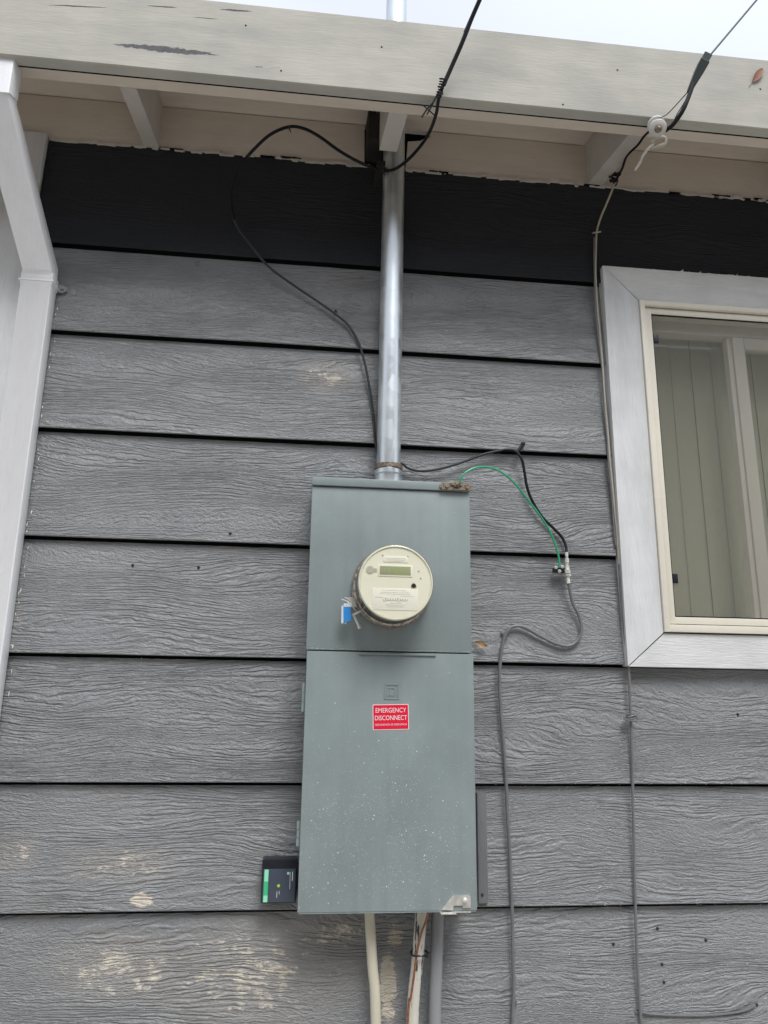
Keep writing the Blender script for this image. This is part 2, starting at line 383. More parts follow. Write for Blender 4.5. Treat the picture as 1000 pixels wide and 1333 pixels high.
# ------------------------------------------------------------------ house added unseen behind the viewer to block the low sky
plain('blocker_siding', (.20, .165, .13), .7, var=.2); plain('blocker_roof', (.07, .06, .055), .85, var=.3); plain('blocker_trim', (.55, .52, .47), .5); plain('blocker_pane', (.02, .024, .03), .08)
nb = thing('sky_block_house', (0, -6.6, 0), 'tall brown house added behind the viewer to block the low sky', 'house')
def nbox(name, x0, x1, y0, y1, z0, z1, mat, par):
    q = MB(); q.box(x0, x1, y0, y1, z0, z1); return obj(name, q, mat, par, smooth=0)
nbox('wall', -8, 9, -12.5, -6.6, 0, 5.95, 'blocker_siding', nb)
for k in range(20): nbox('siding_board', -8, 9, -6.599, -6.585, .12+k*.28, .385+k*.28, 'blocker_siding', nb)
q = MB(); q.prism([(-6.1, 5.85), (-13.1, 5.85), (-9.55, 7.3)], -8.5, 9.5); q.v = [(b, a, c) for a, b, c in q.v]; obj('roof', q, 'blocker_roof', nb, smooth=0)
for x0 in (-4.2, 1.1, 5.2):
    for z0 in (.95, 3.3):
        f_ = nbox('window', x0, x0+1.3, -6.584, -6.54, z0, z0+1.3, 'blocker_trim', nb); nbox('pane', x0+.08, x0+1.22, -6.539, -6.532, z0+.08, z0+1.22, 'blocker_pane', f_)

# ------------------------------------------------------------------ house wall
LAP = [2.7813, 2.5297, 2.2627, 1.9868, 1.7091, 1.4253, 1.158, .886, .612, .339, .066]
WALL_TOP = 3.109; XL, XR = -.738, 3.4
wall = thing('house_wall', (.4, 0, 0), 'grey painted lap siding wall of embossed wood grain boards behind the meter panel', 'wall')
def board(x0, x1, zb, zt, mat, seed):
    n = max(6, int((x1-x0)/.06)); mb = MB(); v = []
    for i in range(n+1):
        x = x0 + (x1-x0)*i/n
        j = .0012*mnoise.noise(Vector((x*3.1, seed*7.7, 0))); jy = .0010*mnoise.noise(Vector((x*2.3, seed*3.3, 5)))
        fy = -.0190 + jy; z = zb + j
        v += [(x, -.0030, z+.016), (x, fy+.0050, z+.014), (x, fy+.0046, z+.0004), (x, fy+.0014, z), (x, fy, z+.0018), (x, (fy-.004)*.5+.0002, (z+zt)/2), (x, -.0042, zt), (x, .0015, zt)]
    f = []
    for i in range(n):
        a, b = i*8, (i+1)*8
        f += [(a+k, a+(k+1) % 8, b+(k+1) % 8, b+k) for k in range(8)]
    f += [(7, 6, 5, 4, 3, 2, 1, 0), tuple(n*8+k for k in range(8))]
    mb.add(v, [q[::-1] for q in f])
    return obj('siding_board', mb, mat, wall, smooth=25)
tops = [WALL_TOP] + LAP[:-1]
for i, (zb, zt0) in enumerate(zip(LAP, tops)):
    zt = zt0 - (.0070 if i else 0); mat = 'siding_near_black' if i == 0 else 'siding_grey_paint'
    if 1 <= i <= 4:
        board(XL, .85, zb, zt, mat, i); board(2.12, XR, zb, zt, mat, i+40)
    else: 
        o = board(XL, XR, zb, zt, mat, i)
        if i == 0: plabel(o, 'nearly black smooth board under the eave')
core = MB(); core.box(-1.1, .90, .004, .10, 0, WALL_TOP); core.box(2.07, XR, .004, .10, 0, WALL_TOP)
core.box(.90, 2.07, .004, .10, 0, 1.78); core.box(.90, 2.07, .004, .10, 2.735, WALL_TOP)
obj('wall_core', core, 'core_board', wall, smooth=0)  # core coloured near-black so the lap gaps read as deep shade
cb = MB(); cb.box(-1.05, -.7405, -.024, .003, .0, 3.112, .002)
plabel(obj('corner_board', cb, 'trim_white_paint', wall), 'wide white painted corner board behind the downspout')
# frieze above the siding (blocking between rafters), cut away round the mast
fr = MB(); fr.prism([(-1.05, WALL_TOP+.001), (.136, WALL_TOP+.001), (.134, 3.2462), (-1.05, 3.2462)], -.006, .012)
obj('frieze_board', fr, 'eave_cream_paint', wall, smooth=0)
fr = MB(); fr.prism([(.256, WALL_TOP+.001), (XR, WALL_TOP+.001), (XR, 3.2462), (.335, 3.2462), (.322, 3.236), (.332, 3.228), (.312, 3.222), (.300, 3.212), (.262, 3.205)], -.006, .006)
obj('frieze_board', fr, 'eave_cream_paint', wall, smooth=0)
rc = MB(); rc.box(.10, .40, .014, .03, 3.05, 3.246); rc.box(-1.0, 3.3, .013, .03, 3.2463, 3.2490); obj('recess_shade_backing', rc, 'shadow_black', wall, smooth=0)  # black slabs painted in as the shade of the cutout and frieze gap
# ragged bead of paint and caulk where the siding meets the frieze
cm = MB(); x = XL
while x < 2.4:
    ln = random.uniform(.008, .05); dz = random.uniform(-.0065, .0005); hh = random.uniform(.0035, .010)
    if not (.12 < x < .25) and random.random() < .85:
        x1 = x + ln; a, b, c_ = (random.uniform(-.002, .002) for _ in range(3))
        cm.prism([(x, WALL_TOP+dz+a), (x+ln*.5, WALL_TOP+dz+b), (x1, WALL_TOP+dz+c_), (x1+random.uniform(0, .004), WALL_TOP+dz+hh), (x+ln*.4, WALL_TOP+dz+hh+b), (x-.003, WALL_TOP+dz+hh+a)], -.0085-random.uniform(0, .003), -.002)
    x += ln*random.uniform(.7, 1.1)
tag(obj('caulk_bead', cm, 'caulk_cream', wall, smooth=0), kind='stuff')
cm = MB(); x = -.70
while x < 2.4:
    ln = random.uniform(.01, .07)
    if random.random() < .45 and not (.12 < x < .25):
        z0 = WALL_TOP + random.uniform(-.004, .0025); k = random.randint(4, 7); hi = random.uniform(.0006, .0026)
        lo = [(x + ln*i/k, z0 + random.uniform(-.0009, .0009)) for i in range(k+1)]
        hi_ = [(x + ln*i/k + random.uniform(-.001, .001), z0 + .0011 + hi*random.random()) for i in range(k, -1, -1)]
        cm.prism(lo + hi_, -.0128, -.005)
    x += ln*random.uniform(.9, 2.2)
tag(obj('flaked_paint', cm, 'shadow_black', wall, smooth=0), kind='stuff')
# old screws and a batten on the siding
def face_y(z):
    for zb, zt in zip(LAP, tops):
        if zb <= z <= zt: return -.0190 + (z-zb)/(zt-zb)*.0148
    return -.01
for px in [(0.7534,-0.015,1.0738), (0.8632,-0.015,1.1042), (0.8667,-0.015,1.0302), (0.8675,-0.015,0.9938), (0.9795,-0.015,1.078), (1.0863,-0.015,0.9431), (0.442,-0.0265,1.1852), (-0.1769,-0.012,2.0097), (-0.4059,-0.015,1.9243), (-0.249,-0.015,1.9238), (1.1118,-0.015,1.5919)]:
    yy = face_y(px[2]) if px[1] > -.02 else px[1]
    n_ = MB(); n_.lathe([(0, .003), (.0022, .0028), (.0034, .0012), (.0036, -.002)], (px[0], yy, px[2]), seg=10)
    n_.lathe([(0, .0034), (.0014, .0032)], (px[0], yy, px[2]), seg=6)
    obj('screw', n_, 'dark_grey_jacket', wall)
b_ = MB(); b_.box(.4335, .456, -.0265, -.006, 1.167, 1.405, .0015); obj('batten', b_, 'batten_paint', wall)
rm = MB(); rm.add([(.3, .101, 1.2), (2.9, .101, 1.2), (2.9, 2.5, 1.2), (.3, 2.5, 1.2), (.3, .101, 3.0), (2.9, .101, 3.0), (2.9, 2.5, 3.0), (.3, 2.5, 3.0)],
    [(0, 1, 2, 3), (7, 6, 5, 4), (3, 2, 6, 7), (0, 3, 7, 4), (2, 1, 5, 6)]); obj('room', rm, 'room_wall', wall, smooth=0)

# ------------------------------------------------------------------ eave
SL = .23; RB = 3.112; DB = 3.252
eave = thing('roof_eave', (.4, -.18, 3.05), 'weathered cream painted roof eave with fascia, rafters and bare deck boards', 'eave')
def longbar(x0, x1, y0, y1, z0, z1, seed, sag=.0015):
    n = 50; mb = MB(); v = []
    for i in range(n+1):
        x = x0 + (x1-x0)*i/n; j = sag*mnoise.noise(Vector((x*1.3, seed*5.1, 2))); e = .0022
        r_ = .0007*mnoise.noise(Vector((x*17, seed, 0)))
        v += [(x, y0+e, z0+j), (x, y0, z0+e+j+r_), (x, y0, z1-e+j), (x, y0+e, z1+j), (x, y1, z1+j), (x, y1, z0+j+r_)]
    f = [(i*6+k, i*6+(k+1) % 6, (i+1)*6+(k+1) % 6, (i+1)*6+k) for i in range(n) for k in range(6)] + [(5, 4, 3, 2, 1, 0), tuple(n*6+k for k in range(6))]
    return mb.add(v, [q[::-1] for q in f])
plabel(obj('fascia_board', longbar(-3.2, 3.6, -.360, -.331, 3.042, 3.2585, 1), 'fascia_cream_paint', eave, smooth=25), 'scuffed cream fascia board with a long dark scrape')
obj('sub_fascia_board', longbar(-3.2, 3.6, -.3235, -.290, 3.0460, 3.17, 4), 'eave_cream_paint', eave, smooth=25)
jg = MB(); jg.box(-3.1, 3.5, -.3308, -.3237, 3.0445, 3.16); obj('joint_shade_fill', jg, 'shadow_black', eave, smooth=0)  # black fill stands in for the shade and dirt of the slot
def rafter(x0, x1, ya=-.2905, yb=-.0065, name='rafter', z_a=None, z_b=None, dx=0):
    za = RB + SL*ya if z_a is None else z_a; zb = RB + SL*yb if z_b is None else z_b; ta, tb = DB + SL*ya - .001, DB + SL*yb - .001
    mb = MB(); mb.add([(x0, ya, za), (x1, ya, za), (x1+dx, yb, zb), (x0+dx, yb, zb), (x0, ya, ta), (x1, ya, ta), (x1+dx, yb, tb), (x0+dx, yb, tb)],
        [(0, 3, 2, 1), (4, 5, 6, 7), (0, 1, 5, 4), (1, 2, 6, 5), (2, 3, 7, 6), (3, 0, 4, 7)])
    return obj(name, mb, 'rafter_paint', eave, smooth=0)
rafter(-.483, -.443); rafter(.800, .846); rafter(1.43, 1.47); rafter(-1.10, -1.06)
plabel(rafter(.175, .222, yb=-.150, z_a=3.047, z_b=3.048, dx=-.010), 'sawn off rafter stub in front of the mast')
ow = MB(); ow.box(.138, .186, -.095, .03, 3.128, 3.215, .003); ow.box(.138, .160, -.10, .03, 3.216, 3.262, .002); 
plabel(obj('blocking', ow, 'old_wood', eave), 'dark bare weathered wood block beside the mast')
edges = [-.328, -.235, -.094, .047, .188, .329]
for a, b in zip(edges[:-1], edges[1:]):
    ya, yb = a+.0012, b-.0012; mb = MB(); za, zb = DB + SL*ya, DB + SL*yb; x0, x1 = -3.2, 3.6
    mb.add([(x0, ya, za), (x1, ya, za), (x1, yb, zb), (x0, yb, zb), (x0, ya, za+.019), (x1, ya, za+.019), (x1, yb, zb+.019), (x0, yb, zb+.019)],
        [(0, 3, 2, 1), (4, 5, 6, 7), (0, 1, 5, 4), (1, 2, 6, 5), (2, 3, 7, 6), (3, 0, 4, 7)])
    obj('deck_board', mb, 'eave_cream_paint', eave, smooth=0)
rf = MB(); zz = lambda y: DB + SL*y + .022
rf.add([(-3.2, -.33, zz(-.33)), (3.6, -.33, zz(-.33)), (3.6, 4, zz(4)), (-3.2, 4, zz(4))] + [(-3.2, -.33, zz(-.33)+.012), (3.6, -.33, zz(-.33)+.012), (3.6, 4, zz(4)+.012), (-3.2, 4, zz(4)+.012)],
    [(0, 3, 2, 1), (4, 5, 6, 7), (0, 1, 5, 4), (1, 2, 6, 5), (2, 3, 7, 6), (3, 0, 4, 7)])
obj('roofing_felt', rf, 'roof_felt', eave, smooth=0)
for px in [(0.1467,-0.36,3.1723), (-0.0944,-0.36,3.0725), (-0.1848,-0.36,3.194), (0.75,-0.36,3.1769), (1.1341,-0.36,3.1633), (0.6014,-0.36,3.0552)]:
    n_ = MB(); n_.lathe([(0, .0015), (.0018, .0014), (.0026, .0)], (px[0], -.3602, px[2]), seg=8); obj('nail', n_, 'dark_grey_jacket', eave)

# ------------------------------------------------------------------ window
WX0, WX1, WZ0, WZ1 = .819, 2.17, 1.705, 2.824; IX0, IX1, IZ0, IZ1 = .919, 2.07, 1.790, 2.7205
win = thing('sliding_window', (1.45, -.03, 1.705), 'cream vinyl sliding window with wide white painted wooden trim and vertical blinds', 'window')
yf, yb = -.0375, -.0192; gp = .0012
tl = MB(); tl.prism([(WX0, WZ0), (IX0-gp, IZ0-gp*.3), (IX0-gp, IZ1), (WX0, WZ1)], yf, -.004); obj('trim_board', tl, 'trim_white_paint', win, smooth=0)
tl = MB(); tl.prism([(WX0+.003, WZ0-.0005), (WX1, WZ0), (IX1, IZ0-gp), (IX0+.002, IZ0-gp-.001)], yf+.0006, -.004); obj('trim_board', tl, 'trim_white_paint_horizontal', win, smooth=0)
tl = MB(); tl.prism([(WX0+.0015, WZ1), (IX0+.0012, IZ1+.0015), (IX1, IZ1+.0015), (WX1, WZ1+.002)], yf+.0004, -.004); obj('trim_board', tl, 'trim_white_paint_horizontal', win, smooth=0)
tl = MB(); tl.prism([(WX1+.001, WZ0), (IX1+gp, IZ0), (IX1+gp, IZ1), (WX1+.001, WZ1)], yf, -.004); obj('trim_board', tl, 'trim_white_paint', win, smooth=0)
def frame(name, x0, x1, z0, z1, w_, y0, y1, mat, bev=.0015, bottom=None):
    bo = bottom or w_
    p_ = MB(); p_.box(x0, x0+w_, y0, y1, z0, z1, bev); p_.box(x1-w_, x1, y0, y1, z0, z1, bev)
    p_.box(x0+w_-.001, x1-w_+.001, y0+.0003, y1, z1-w_, z1-.0003, bev); p_.box(x0+w_-.001, x1-w_+.001, y0+.0003, y1, z0+.0003, z0+bo, bev)
    return obj(name, p_, mat, win)
frame('outer_frame', IX0, IX1, IZ0+.0015, IZ1-.0005, .0145, -.0445, .05, 'vinyl_cream', bottom=.0190)
frame('inner_frame', IX0+.0168, IX1-.0168, IZ0+.0228, IZ1-.0173, .0187, -.0345, .05, 'vinyl_cream', bottom=.0182)
frame('frame_shade_line', IX0+.0135, IX1-.0135, IZ0+.0170, IZ1-.0140, .0060, -.0310, .045, 'shadow_black', bev=.0005, bottom=.0080)  # black ring draws the shadow line between the two frames
GX0, GX1, GZ0, GZ1 = IX0+.0355, IX1-.0355, IZ0+.041, IZ1-.036
# head track, seen above the blinds
hd = MB(); hd.box(GX0, GX1, .004, .05, GZ1-.033, GZ1-.0005, .001); obj('head_track', hd, 'sash_vinyl', win)
# sliding sash behind the screen
sa = thing_sash = bpy.data.objects.new('sash', None); C.objects.link(sa); sa.parent = win; sa.location = Vector((1.5, .02, GZ0)) - Vector(win.location)
for (x0, x1, z0, z1, y0) in ((1.200, 1.214, GZ0+.001, GZ1-.034, .010), (1.2145, 1.2495, GZ0+.001, GZ1-.034, .004)):
    q = MB(); q.box(x0, x1, y0, .034, z0, z1, .0015); obj('stile', q, 'sash_vinyl', sa)
q = MB(); q.box(1.250, GX1, .004, .034, GZ1-.070, GZ1-.0345, .0015); obj('rail', q, 'sash_vinyl', sa)
q = MB(); q.box(1.250, GX1, .004, .034, GZ0+.001, GZ0+.036, .0015); obj('rail', q, 'sash_vinyl', sa)
q = MB(); q.box(1.2490, GX1, .018, .0215, GZ0+.03, GZ1-.06); plabel(obj('pane', q, 'window_glass', sa, smooth=0), 'reflecting glass pane of the sash')
q = MB(); q.box(GX0, 1.21, .040, .0435, GZ0+.0005, GZ1-.03); obj('pane', q, 'window_glass', win, smooth=0)
q = MB(); q.add([(GX0-.001, -.0285, GZ0-.001), (1.60, -.0285, GZ0-.001), (1.60, -.0285, GZ1+.001), (GX0-.001, -.0285, GZ1+.001)], [(0, 1, 2, 3)])
obj('insect_screen', q, 'insect_screen', win, smooth=0)
q = MB()
for (x0, x1, z0, z1) in ((GX0, GX0+.0026, GZ0, GZ1), (GX0, 1.6, GZ0, GZ0+.0026), (GX0, 1.6, GZ1-.0026, GZ1)): q.box(x0-.0003, x1, -.0318, -.0290, z0-.0003, z1+.0003)
obj('screen_gasket', q, 'shadow_black', win, smooth=0)
for (cz) in ((0.9595,-0.031,2.6088)[2], (0.9554,-0.031,1.9303)[2]):
    q = MB(); q.box(GX0+.003, GX0+.0165, -.0330, -.0290, cz-.0125, cz+.0125, .001); obj('screen_tab', q, 'black_plastic', win)
x = .915; k = 0
while x < 2.1:
    sl = MB(); a = rad(3 + 1.6*math.sin(k*2.3)); w2 = .0328; th = .0008
    z0, z1 = 1.80, 2.70; n = 6; v = []
    for i in range(n+1):
        s_ = -1 + 2*i/n; bow = .0012*(1-s_*s_); v += [(x + s_*w2*math.cos(a), .115 + s_*w2*math.sin(a) - bow, zq) for zq in (z0, z1)]
    sl.add(v, [(2*i, 2*i+2, 2*i+3, 2*i+1) for i in range(n)]); obj('blind_slat', sl, 'blind_fabric', win, smooth=60)
    x += .0650; k += 1
# ragged paint on the upper trim edge
cm = MB(); x = WX0
while x < 2.1:
    ln = random.uniform(.01, .045); h0 = random.uniform(.0005, .008); h1 = random.uniform(.0005, .007) + (.010 if random.random() < .12 else 0)
    cm.prism([(x, WZ1-.002), (x+ln, WZ1-.002), (x+ln, WZ1+h1), (x+ln*.5, WZ1+h0), (x, WZ1+h1*.4)], -.030, -.010); x += ln
tag(obj('ragged_paint_edge', cm, 'trim_white_paint_horizontal', win, smooth=0), kind='stuff')

# ------------------------------------------------------------------ downspout
ds = thing('downspout', (-.70, -.04, .05), 'white rectangular metal downspout with slanted offset running down the wall corner', 'downspout')
def loft(secs, bev=.004):
    """secs: list of 4-corner rings; corners chamfered"""
    mb = MB(); v = []
    for s_ in secs:
        s_ = [Vector(q) for q in s_]
        for i in range(4):
            p, a, b = s_[i], s_[i-1], s_[(i+1) % 4]
            v += [p + (a-p).normalized()*bev, p + ((a-p).normalized()+(b-p).normalized())*bev*.3, p + (b-p).normalized()*bev]
    n = 12
    f = [(i*n+k, i*n+(k+1) % n, (i+1)*n+(k+1) % n, (i+1)*n+k) for i in range(len(secs)-1) for k in range(n)]
    f += [tuple(range(n-1, -1, -1)), tuple((len(secs)-1)*n+k for k in range(n))]
    return mb.add(v, f)
def ring(x0, x1, yf_, zf, yb_, zb): return [(x0, yf_, zf), (x1, yf_, zf), (x1, yb_, zb), (x0, yb_, zb)]
o = obj('outlet', loft([ring(-.783, -.706, -.350, 3.047, -.297, 3.047), ring(-.783, -.706, -.350, 2.948, -.297, 2.972)][::-1]), 'gutter_white_enamel', ds)
o = obj('offset_pipe', loft([ring(-.781, -.708, -.348, 2.950, -.299, 2.975), ring(-.781, -.708, -.340, 2.936, -.292, 2.963), ring(-.736, -.661, -.069, 2.668, -.026, 2.697), ring(-.7355, -.6605, -.064, 2.648, -.021, 2.655)][::-1]), 'gutter_white_enamel', ds)
o = obj('lower_pipe', loft([ring(-.738, -.658, -.066, 2.662, -.0195, 2.662), ring(-.738, -.658, -.066, 2.632, -.0195, 2.632), ring(-.7375, -.6605, -.064, 2.629, -.0195, 2.629), ring(-.739, -.662, -.064, .12, -.0195, .12)][::-1]), 'gutter_white_enamel', ds)
sb = MB(); sb.box(-.741, -.656, -.0675, -.0193, 2.638, 2.642, .0006); obj('seam', sb, 'gutter_white_enamel', ds)
e_ = (-0.6467,-0.017,2.6447)
st_ = MB(); st_.prism([(-.664, e_[2]+.010), (e_[0], e_[2]+.011), (e_[0]+.010, e_[2]+.004), (e_[0]+.010, e_[2]-.004), (e_[0], e_[2]-.011), (-.664, e_[2]-.010)], -.0205, -.016)
st_.lathe([(0, .0045), (.003, .004), (.0045, .0015), (.0045, 0)], (e_[0], -.0205, e_[2]), seg=10); obj('strap_tab', st_, 'grey_paint_plain', ds)
# flecks of white paint on the siding along the pipe
fl = MB()
for i in range(34):
    z = random.uniform(1.6, 2.62); x = -.6575 + random.uniform(-.003, .004); a, b = random.uniform(.0004, .0016), random.uniform(.0008, .006)
    fl.prism([(x-a, z), (x, z-b), (x+a, z+random.uniform(-.002, .002)), (x+a*.3, z+b)], face_y(z)-.0012, -.004)
tag(obj('paint_flecks', fl, 'gutter_white_enamel', wall, smooth=0), kind='stuff')

# ------------------------------------------------------------------ service mast
ms = thing('service_mast', (.2105, -.06, 2.12), 'tall galvanised steel conduit rising from the meter panel through the eave', 'conduit')
p0, p1 = Vector((.2098, -.0605, 2.10)), Vector((.2225, -.0605, 4.6))
mb = MB(); mb.tube([p0.lerp(p1, i/20) for i in range(21)], .0302, 36); obj('pipe', mb, 'galvanised_steel', ms)
hub = MB(); hub.lathe([(.0335, .0), (.0350, .002), (.0350, .012), (.0335, .014), (.0330, .034), (.0335, .036), (.0355, .038), (.0355, .048), (.0335, .050), (.0301, .0505)], (.210, -.0605, 2.127), (0, 0, 1), 36); obj('hub_collar', hub, 'galvanised_steel', ms)
bd = MB(); bd.lathe([(.0345, .0), (.0358, .001), (.0358, .011), (.0345, .012)], (.2105, -.0605, 2.178), (0, 0, 1), 36); obj('collar_band', bd, 'rusty_plate', ms)

# ------------------------------------------------------------------ meter panel
pn = thing('meter_panel', (.2125, -.07, 1.178), 'tall grey enamelled steel electrical panel with round meter and lower door', 'electrical panel')
PF = -.130
q = MB(); q.box(.0225, .4025, -.108, -.0190, 1.1815, 2.1265, .002); obj('enclosure', q, 'panel_enamel', pn)
q = MB(); q.box(.0195, .4025, PF, -.1085, 1.7225, 2.1085, .0016); obj('upper_cover', q, 'panel_enamel', pn)
q = MB(); q.box(.0190, .4032, PF-.006, -.050, 2.1105, 2.1305, .0014); obj('rain_cap', q, 'panel_enamel', pn)
dr = MB(); dr.box(.0215, .4050, PF-.0045, -.1085, 1.1785, 1.7195, .0022); door = obj('door', dr, 'panel_enamel', pn)
DF = PF-.0045
q = MB(); q.box(.0245, .4020, DF+.0012, -.05, 1.1760, 1.1783); obj('bottom_lip', q, 'panel_enamel', door, smooth=0)
q = MB(); q.box(.1395, .3165, DF-.0035, DF+.001, 1.7130, 1.7165, .0010); q.box(.1395, .1425, DF-.0030, DF+.001, 1.7130, 1.7190, .0008); q.box(.3135, .3165, DF-.0030, DF+.001, 1.7130, 1.7190, .0008); obj('pull_lip', q, 'panel_enamel', door)
for z0, z1 in ((1.585, 1.650), (1.306, 1.358)):
    q = MB(); h_ = (z1-z0)/3
    for k in range(3): q.tube([(.0175, -.1215, z0+k*h_+.0008), (.0175, -.1215, z0+(k+1)*h_-.0008)], .0042 if k != 1 else .0036, 12)
    q.box(.0175, .0225, -.124, -.119, z0, z1); obj('hinge', q, 'panel_enamel', pn)
# embossed square emblem
ex, ez = .2155, 1.6322; q = MB()
def fr2(mb, h, t_, y0, y1):
    mb.box(ex-h, ex-h+t_, y0, y1, ez-h, ez+h, .0006); mb.box(ex+h-t_, ex+h, y0, y1, ez-h, ez+h, .0006)
    mb.box(ex-h+t_, ex+h-t_, y0, y1, ez+h-t_, ez+h, .0006); mb.box(ex-h+t_, ex+h-t_, y0, y1, ez-h, ez-h+t_, .0006)
fr2(q, .0172, .0030, DF-.0014, DF+.001); fr2(q, .0130, .0018, DF-.0004, DF+.001)
hh = .0092
q.box(ex-hh+.003, ex-hh+.0056, DF-.0013, DF+.001, ez-hh, ez+hh, .0005)
q.box(ex-hh, ex+hh-.002, DF-.00135, DF+.001, ez+hh-.0026, ez+hh, .0005); q.box(ex-hh, ex+hh-.002, DF-.00135, DF+.001, ez-hh, ez-hh+.0026, .0005)
q.box(ex+hh-.0032, ex+hh, DF-.0012, DF+.001, ez-hh+.0022, ez+hh-.0022, .0005)
plabel(obj('emblem', q, 'panel_enamel', pn), 'small embossed square with a letter D')
# sticker
sx0, sz0, rot = .2140, 1.5768, rad(1.6)
def rrect(w_, h_, r_, y0, y1):
    pts = []
    for cx, cz, a0 in ((w_/2-r_, h_/2-r_, 0), (-w_/2+r_, h_/2-r_, 90), (-w_/2+r_, -h_/2+r_, 180), (w_/2-r_, -h_/2+r_, 270)):
        for k in range(5):
            a = rad(a0 + k*22.5); X, Z = cx + r_*math.cos(a), cz + r_*math.sin(a)
            pts.append((sx0 + X*math.cos(rot) - Z*math.sin(rot), sz0 + X*math.sin(rot) + Z*math.cos(rot)))
    return MB().prism(pts, y0, y1)
stk = plabel(obj('sticker', rrect(.0815, .0555, .002, DF-.0005, DF+.0005), 'sticker_white', pn, smooth=0), 'red emergency disconnect sticker with white lettering')
obj('red_field', rrect(.0785, .0525, .0015, DF-.0008, DF-.0003), 'sticker_red', stk, smooth=0)
def onst(dx, dz): return sx0 + dx*math.cos(rot) - dz*math.sin(rot), sz0 + dx*math.sin(rot) + dz*math.cos(rot)
for body, sz_, dz, wd in (('EMERGENCY', .0145, .0142, .069), ('DISCONNECT', .0145, -.0022, .0725), ('DESCONEXIÓN DE EMERGENCIA', .0058, -.0165, .0715)):
    cx, cz = onst(0, dz); obj('lettering', text_mb(body, sz_, cx, cz, DF-.0011, .00015, rot, wd), 'sticker_white', stk, smooth=0)
# latch

la = MB(); lz = 1.178
la.prism([(.3275, lz+.004), (.3480, lz+.0275), (.3525, lz+.0305), (.3885, lz+.0305), (.3900, lz+.0285), (.3900, lz+.0065), (.3735, lz+.0065), (.3720, lz+.0115), (.3530, lz+.0115), (.3510, lz+.002)], DF-.0040, DF-.0003)
lt = obj('latch', la, 'zinc_plate', pn, smooth=0)
q = MB(); q.box(.3235, .3570, DF-.014, DF+.004, lz-.0035, lz-.0008, .0008); q.box(.3570, .3900, DF-.006, DF+.004, lz-.0022, lz-.0004, .0005); obj('latch_tongue', q, 'zinc_plate', lt)
q = MB(); q.lathe([(0, .0075), (.0025, .0073), (.0048, .005), (.0055, .0030), (.0055, 0)], (.3775, DF-.004, lz+.0215), seg=18); obj('rivet', q, 'zinc_plate', lt)

# grounding strap on the top corner
br = thing('grounding_strap', (.3657, -.137, 2.115), 'rusty metal strap with three screws on the top corner of the panel', 'bracket')
q = MB(); cxz = [(.333, 2.1105), (.398, 2.1125)]
pts = []
for k in range(9): a = rad(-90 + k*22.5); pts.append((.397 + .0085*math.cos(a), 2.1195 + .0085*math.sin(a)))
for k in range(9): a = rad(90 + k*22.5); pts.append((.3355 + .0085*math.cos(a), 2.1195 + .0085*math.sin(a)))
q.prism(pts, -.1415, -.1366); obj('strap', q, 'rusty_plate', br, smooth=40)
q = MB(); q.box(.353, .381, -.1445, -.1420, 2.121, 2.1295, .001); q.box(.361, .373, -.146, -.142, 2.118, 2.134, .0012); obj('wire_lug', q, 'rusty_plate', br)
for x_, z_, r_ in ((.3445, 2.1195, .0046), (.3935, 2.1190, .0046), (.3690, 2.1255, .0042)):
    q = MB(); y0 = -.1415 if x_ != .3690 else -.146
    q.lathe([(0, .0022), (.0016, .0022), (.0018, .0034), (r_*.8, .0034), (r_, .002), (r_, 0)], (x_, y0, z_), seg=16); obj('screw', q, 'brass_screw', br)

# ------------------------------------------------------------------ meter
MX, MZ = .2115, 1.8675
mt = thing('electricity_meter', (MX, PF, MZ-.09), 'round cream faced electricity meter with display under a glass cover', 'electricity meter')
q = MB(); q.lathe([(.0860, -.002), (.0905, .0), (.0930, .003), (.0930, .014), (.0905, .0175), (.0870, .0185)], (MX, PF, MZ), seg=64); rg = obj('sealing_ring', q, 'meter_ring_metal', mt)
q = MB(); q.lathe([(.0885, .018), (.0905, .020), (.0905, .028), (.0880, .031), (.0860, .032)], (MX, PF, MZ), seg=64); obj('cover_flange', q, 'meter_ring_metal', mt)
q = MB(); q.lathe([(.0830, .005), (.0825, .055), (.0812, .070), (.0805, .0885), (.0800, .0895), (0, .0897)], (MX, PF, MZ), seg=64); obj('body', q, 'meter_side', mt)
q = MB(); q.lathe([(.0795, .0900), (.0800, .0915), (.0795, .0925), (0, .0926)], (MX, PF, MZ), seg=64); face = obj('face_plate', q, 'meter_face_print', mt)
q = MB(); q.lathe([(.0872, .030), (.0868, .060), (.0855, .085), (.0842, .098), (.0815, .1035), (.0780, .1048), (0, .1052)], (MX, PF, MZ), seg=72); obj('glass_cover', q, 'cover_glass', mt)
q = MB(); q.lathe([(.0843, .0860), (.0838, .0925), (.0824, .0950), (.0806, .0950), (.0798, .0930)], (MX, PF, MZ), seg=72); obj('face_rim', q, 'meter_face_print', mt)
FY = PF-.0926
def plate(name, mat, x0, x1, z0, z1, t_=.0008, par=None, off=0, bev=.0003):
    q = MB(); q.box(MX+x0, MX+x1, FY-t_-off, FY+.0006-off, MZ+z0, MZ+z1, bev); return obj(name, q, mat, par or mt)
ra = 0
dsp = plate('display', 'plate_ivory', -.0400, .0370, .0130, .0395, .0012)
plate('display_screen', 'lcd_olive', -.0365, .0330, .0165, .0360, .0006, dsp, .0012)
